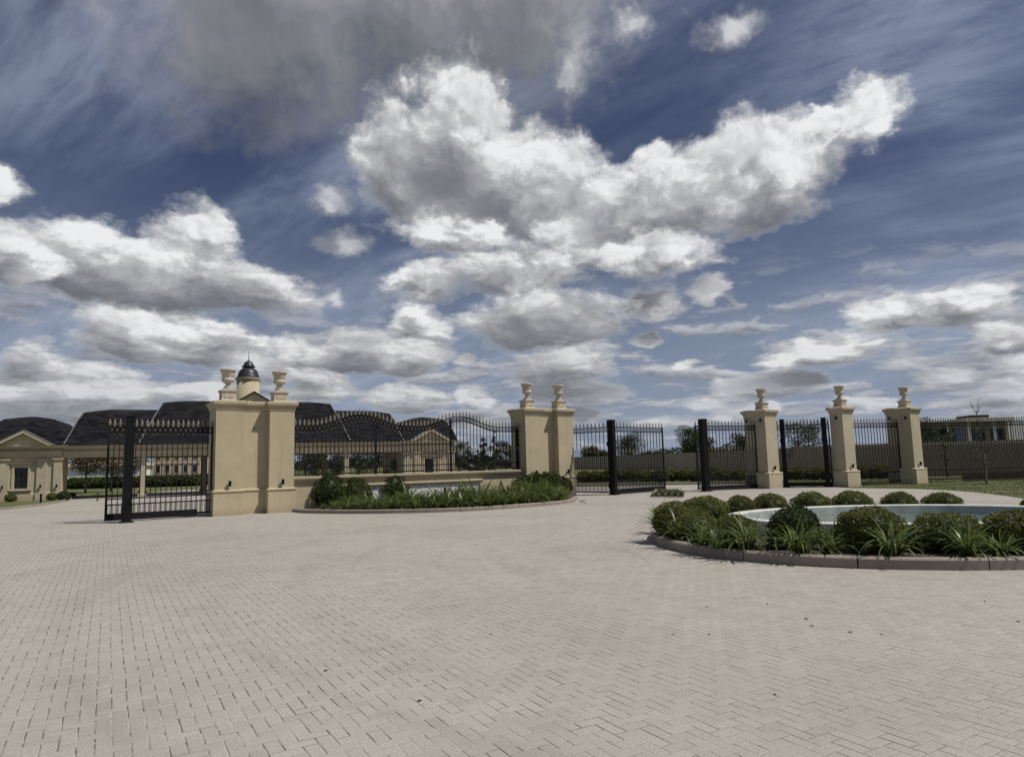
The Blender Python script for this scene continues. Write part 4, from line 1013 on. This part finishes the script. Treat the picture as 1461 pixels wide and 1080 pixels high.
# ------------------------------------------------------------------ beyond the gatehouse
tree('street_tree', 'reddish leafy tree framed by the first bay of the covered drive', atd(124, 57), 3.9, 1.75, .32, 5200, .12, 'treered', 'trees beyond the covered drive', 1)
tree('street_tree', 'reddish green tree seen through the left gate bars', atd(160, 60), 4.1, 1.8, .30, 5200, .12, 'treered', 'trees beyond the covered drive', 2)
tree('street_tree', 'green tree behind the leftmost gate post, beyond the covered drive', atd(186, 74), 4.0, 1.5, .3, 2400, .14, 'tree', 'trees beyond the covered drive', 3)
for i, px in enumerate(range(110, 300, 13)):
    p = atd(px, 73+(i % 3)*1.5); plant(LOOSE[i % 2], p.x, p.y, -.03, (2.2, 2.2, 1.45), 'low dark shrub in the hedge beyond the covered drive, %s from the left' % ORD[i], 'shrub', 'hedge beyond the covered drive')
for i, (px, d, h, r, sh, l) in enumerate([(436,70,4.4,1.9,'round','broad dark tree seen left of the second covered drive column'),(452,66,3.6,1.3,'round','round tree just right of the double pier, beyond the covered drive'),(482,74,3.0,1.2,'round','small tree between two columns of the covered drive'),(512,68,4.3,1.7,'round','dense tree right of the pale column of the covered drive'),(536,72,4.4,1.6,'round','dense tree beside the right pavilion inner wall'),
    (655,74,3.9,1.4,'round','dark tree right of the gatehouse right pavilion'),(668,80,4.3,.9,'cone','slender tree below the second railing hump, left one'),(682,78,3.2,.8,'cone','low pointed dark tree below the second railing hump'),(690,84,4.6,.7,'column','thin poplar below the second railing hump'),(706,76,5.4,1.35,'cone','tallest pointed tree behind the right end of the railing'),(722,82,4.0,1.2,'round','round tree behind the right end of the railing'),(734,74,4.9,1.1,'cone','pointed tree against the left side of the second double pier'),(642,82,3.3,1.2,'round','low tree touching the corner of the right pavilion')]):
    tree('conifer' if sh != 'round' else 'leafy_tree', l, atd(px, d), h, r, .18 if sh != 'round' else .22, 3000, .14, 'conifer' if sh != 'round' else 'tree', 'trees behind the railing', 20+i, sh)
mt = thing('mansion', 'distant pale two storey mansion seen through the left gate', 'building', atd(243, 131)+Vector((-3.2,0,0)), R(12))
b = MB(); b.box((-.3,0,-.05),(8.2,8,6.4)); b.build('wall', M['stucco2'], mt)
b = MB(); b.loft(rect(-.3,0,8.2,8), [(.1,6.402),(.5,6.6),(.5,6.8),(-2.6,8.6)]); b.build('roof', M['roof'], mt)
b = MB(); b.box((-.32,-.12,2.9),(8.22,-.002,3.1)); b.build('string_course', M['stone'], mt)
for z in (1.2, 3.7):
    for k in range(5):
        x = .5+k*1.6; b = MB(); b.box((x-.08,-.06,z-.08),(x+.88,-.003,z+1.58)); o = b.build('window', M['stone'], mt)
        b = MB(); b.box((x+.05,-.075,z+.05),(x+.75,-.062,z+1.45)); b.build('pane', M['glass'], o)
wl_ = thing('white_house', 'low white house wall behind the reddish trees beyond the covered drive', 'building', atd(120, 120), R(10))
b = MB(); b.box((-3,0,-.05),(9,6,2.6)); b.build('wall', M['white'], wl_); b = MB(); b.loft(rect(-3,0,9,6), [(.4,2.602),(.4,2.7),(-2.4,4.2)]); b.build('roof', M['wallbrown'], wl_)
# ------------------------------------------------------------------ perimeter wall, hedge, trees on the right
pw = thing('perimeter_wall', 'long brown rendered boundary wall behind the right gates and fence', 'wall', (0,0,0))
pts = [Vector((6,150)), Vector((12,128)), Vector((21.5,98)), Vector((25.5,47.5)), Vector((34,45.2)), Vector((60,40))]
for i in range(len(pts)-1):
    a, c = pts[i], pts[i+1]; d = (c-a).normalized(); nn_ = Vector((-d.y, d.x))*.12
    b = MB(); b.loft([tuple(a-nn_), tuple(c-nn_), tuple(c+nn_), tuple(a+nn_)], [(0,-.05),(0,2.12),(.05,2.122),(.05,2.2)]); b.build('wall_run', M['wallbrown'], pw)
hn = 0
for i in range(24):
    t_ = i/23; x = 5.2+t_*19.0; y = 52.5-t_*9.5
    plant(HEDGE[i % 2], x, y, -.03, (1.15, 1.15, 1.12+random.uniform(-.12,.12)), 'yellow-green shrub of the low hedge before the brown boundary wall, %s from the left' % ORD[i], 'shrub', 'low hedge before the boundary wall')
for px, d, w, l in [(942,47.5,20,'dark round shrub on the grass behind the swung gate leaf'),(992,47.5,20,'dark round shrub on the grass beside the right post of the central gap')]:
    p = atd(px, d); s = w/1000*d; o = plant(BALLS[0], p.x, p.y, -.02, (s,s,s*.95), l, 'shrub', 'dark round shrubs behind the central gates'); o.data = o.data.copy(); o.data.materials[0] = M['boxdark']
struct(kerb_stones([(1.0,52),(4,43.6),(9,42.6),(13.0,41.6),(15.3,37.6)], 1.0, z1=.10), 'kerb', M['kerb'])
for i, (px, d, h, r, m_, l) in enumerate([(896,150,6.5,3.2,'tree','round dark tree right of the black post of the fixed gate panel'),(843,150,4.2,1.9,'tree','low bushy tree behind the fixed gate panel'),(858,165,3.6,1.7,'tree','smaller bushy tree beside the low one behind the fixed gate panel'),(988,125,7.0,2.5,'shrub','pale green tree above the dark wood in the central gap'),(1003,120,4.6,2.0,'tree','dark tree behind the right post of the central gap'),
    (1062,130,5.2,2.4,'tree','bushy tree behind the right central gate leaf'),(1140,62,4.5,1.7,'tree','thin spreading tree seen through the footgate, left one'),(1163,66,4.6,1.9,'tree','thin spreading tree seen through the footgate, right one'),(1322,54,4.0,1.5,'tree','leafy tree just right of the rightmost pier, over the wall'),(1342,57,3.9,1.3,'tree','leafy tree left of the flat roofed house')]):
    tree('leafy_tree', l, atd(px, d), h, r, .25, 6500 if d > 100 else (2400 if px in (1140,1163) else 4200), (.24 if d > 100 else .13), m_, 'trees over the boundary wall', 50+i, fat=1.3 if d > 100 else 1.0)
mb = MB(); rg = random.Random(5)
for k in range(6500):
    px = rg.uniform(700, 1075); d = rg.uniform(190, 260); p = atd(px, d); hmax = 4.6*(.35+.65*min(1,max(0,(px-880)/80)))*(1+.35*mnoise.noise(Vector((px*.06,0,0))))*(1+.2*mnoise.noise(Vector((px*.25,3,0))))
    z = rg.random()**.7*hmax; leafquad(mb, p+Vector((0,0,z)), rnd_unit(rg), rnd_unit(rg), .8, .3)
tag(mb.build('treeline', M['conifer']), kind='stuff', label='dark far wood beyond the boundary wall', cat='wood')
mb = MB()
for k in range(9000):
    a = rg.uniform(-62, 62); d = rg.uniform(420, 620); x = math.tan(R(a))*d
    if -.02 < x/d < .30: continue
    hmax = 6.0*(1+.6*mnoise.noise(Vector((a*.35,1,0)))); z = rg.random()**.7*hmax
    leafquad(mb, Vector((x, d, z)), rnd_unit(rg), rnd_unit(rg), 3.2, 1.3)
tag(mb.build('far_wood', M['conifer']), kind='stuff', label='far dark belt of trees along the horizon', cat='wood')
# modern house
hs = thing('modern_house', 'flat roofed modern house with white columns beyond the right fence', 'building', atd(1387, 64), R(-4))
b = MB(); b.box((.3,.9,-.05),(3.9,9.4,4.1)); b.build('wall', M['wallbrown'], hs)
b = MB(); b.box((-.25,-.2,4.12),(3.95,9.9,4.50)); b.build('roof', M['stone'], hs, bevel=.02); b = MB(); b.box((.7,.6,4.51),(2.2,3.2,4.80)); b.build('roof_plant_box', M['dark'], hs)
b = MB(); b.box((3.97,1.2,-.05),(9.5,1.5,4.0)); b.build('white_wall', M['white'], hs)
for x, y in ((0,0),(2.2,0),(3.7,0),(0,3.4),(0,6.8)): b = MB(); b.box((x-.09,y-.09,-.05),(x+.09,y+.09,4.12)); b.build('column', M['white'], hs)
for y in (1.2, 4.0, 6.8): b = MB(); b.box((.24,y,.3),(.298,y+2.2,3.7)); b.build('window', M['skyglass'], hs)
for x in (.6, 2.4): b = MB(); b.box((x,.85,.3),(x+1.2,.898,3.5)); b.build('window', M['glass'], hs)
# young trees on the right lawn
tree('slim_tree', 'dark slim columnar tree behind the long right fence', atd(1349, 44.2), 3.0, .42, .2, 1500, .10, 'conifer', None, 80, 'column', 'bark', 8, .05)
yt = thing('young_tree', 'thin young tree with sparse leaves and bare top on the right lawn', 'tree', at(1407, 690.5))
b = MB(); tp_ = [Vector((0,0,-.03)), Vector((.01,0,.9)), Vector((-.03,.02,1.9)), Vector((-.05,0,2.8)), Vector((-.10,0,3.3))]; b.path(tp_, [.034,.027,.022,.016,.012], 7)
tips = [((-.10,0,3.3),(-.34,.05,3.95)),((-.10,0,3.3),(.02,0,3.9)),((.02,0,3.9),(.18,.05,4.05)),((-.10,0,3.3),(.10,-.05,3.72)),((-.22,.03,3.6),(-.40,0,3.78)),((-.05,0,2.8),(.22,.1,3.3)),((-.05,0,2.8),(-.3,-.1,3.2))]
rg = random.Random(9); lv = MB()
for k in range(16):
    z = .8+k*.12; a = k*2.4; e = Vector((math.cos(a)*rg.uniform(.2,.45), math.sin(a)*.35, z+rg.uniform(.1,.35))); tips.append(((-.01,0,z), e))
    for q in range(16):
        p = Vector((0,0,z)).lerp(e, rg.uniform(.35,1.05))+rnd_unit(rg)*.07; leafquad(lv, p, rnd_unit(rg), rnd_unit(rg), .085, .026)
for a_, c_ in tips: b.bar(a_, c_, .016, 5, .007)
b.build('trunk', M['bark'], yt); lv.build('crown', M['shrub'], yt)
b = MB(); b.box((.10,.06,-.03),(.14,.10,1.6)); b.build('stake', M['pale_bark'], yt)
# short grass on the lawns
mb = MB(); rg = random.Random(3)
def inpoly(x, y, poly):
    r = False; j = len(poly)-1
    for i in range(len(poly)):
        if (poly[i][1] > y) != (poly[j][1] > y) and x < (poly[j][0]-poly[i][0])*(y-poly[i][1])/(poly[j][1]-poly[i][1])+poly[i][0]: r = not r
        j = i
    return r
lawn = [(24,18.3)]+right_edge+[(15.3,37.5),(15,44),(36,44),(36,18.3)]
for k in range(60000):
    x, y = rg.uniform(12.5,36), rg.uniform(19,42)
    if not inpoly(x, y, lawn): continue
    h = rg.uniform(.01,.03)*(1+mnoise.noise(Vector((x*.8,y*.8,0)))); a = rg.uniform(0,6.3); w = .012
    mb.add([(x-w*math.cos(a),y-w*math.sin(a),-.012),(x+w*math.cos(a),y+w*math.sin(a),-.012),(x+rg.gauss(0,.02),y+rg.gauss(0,.02),h)], [(0,1,2)])
tag(mb.build('grass', M['grass']), kind='stuff', label='short dry grass of the right lawn', cat='grass')
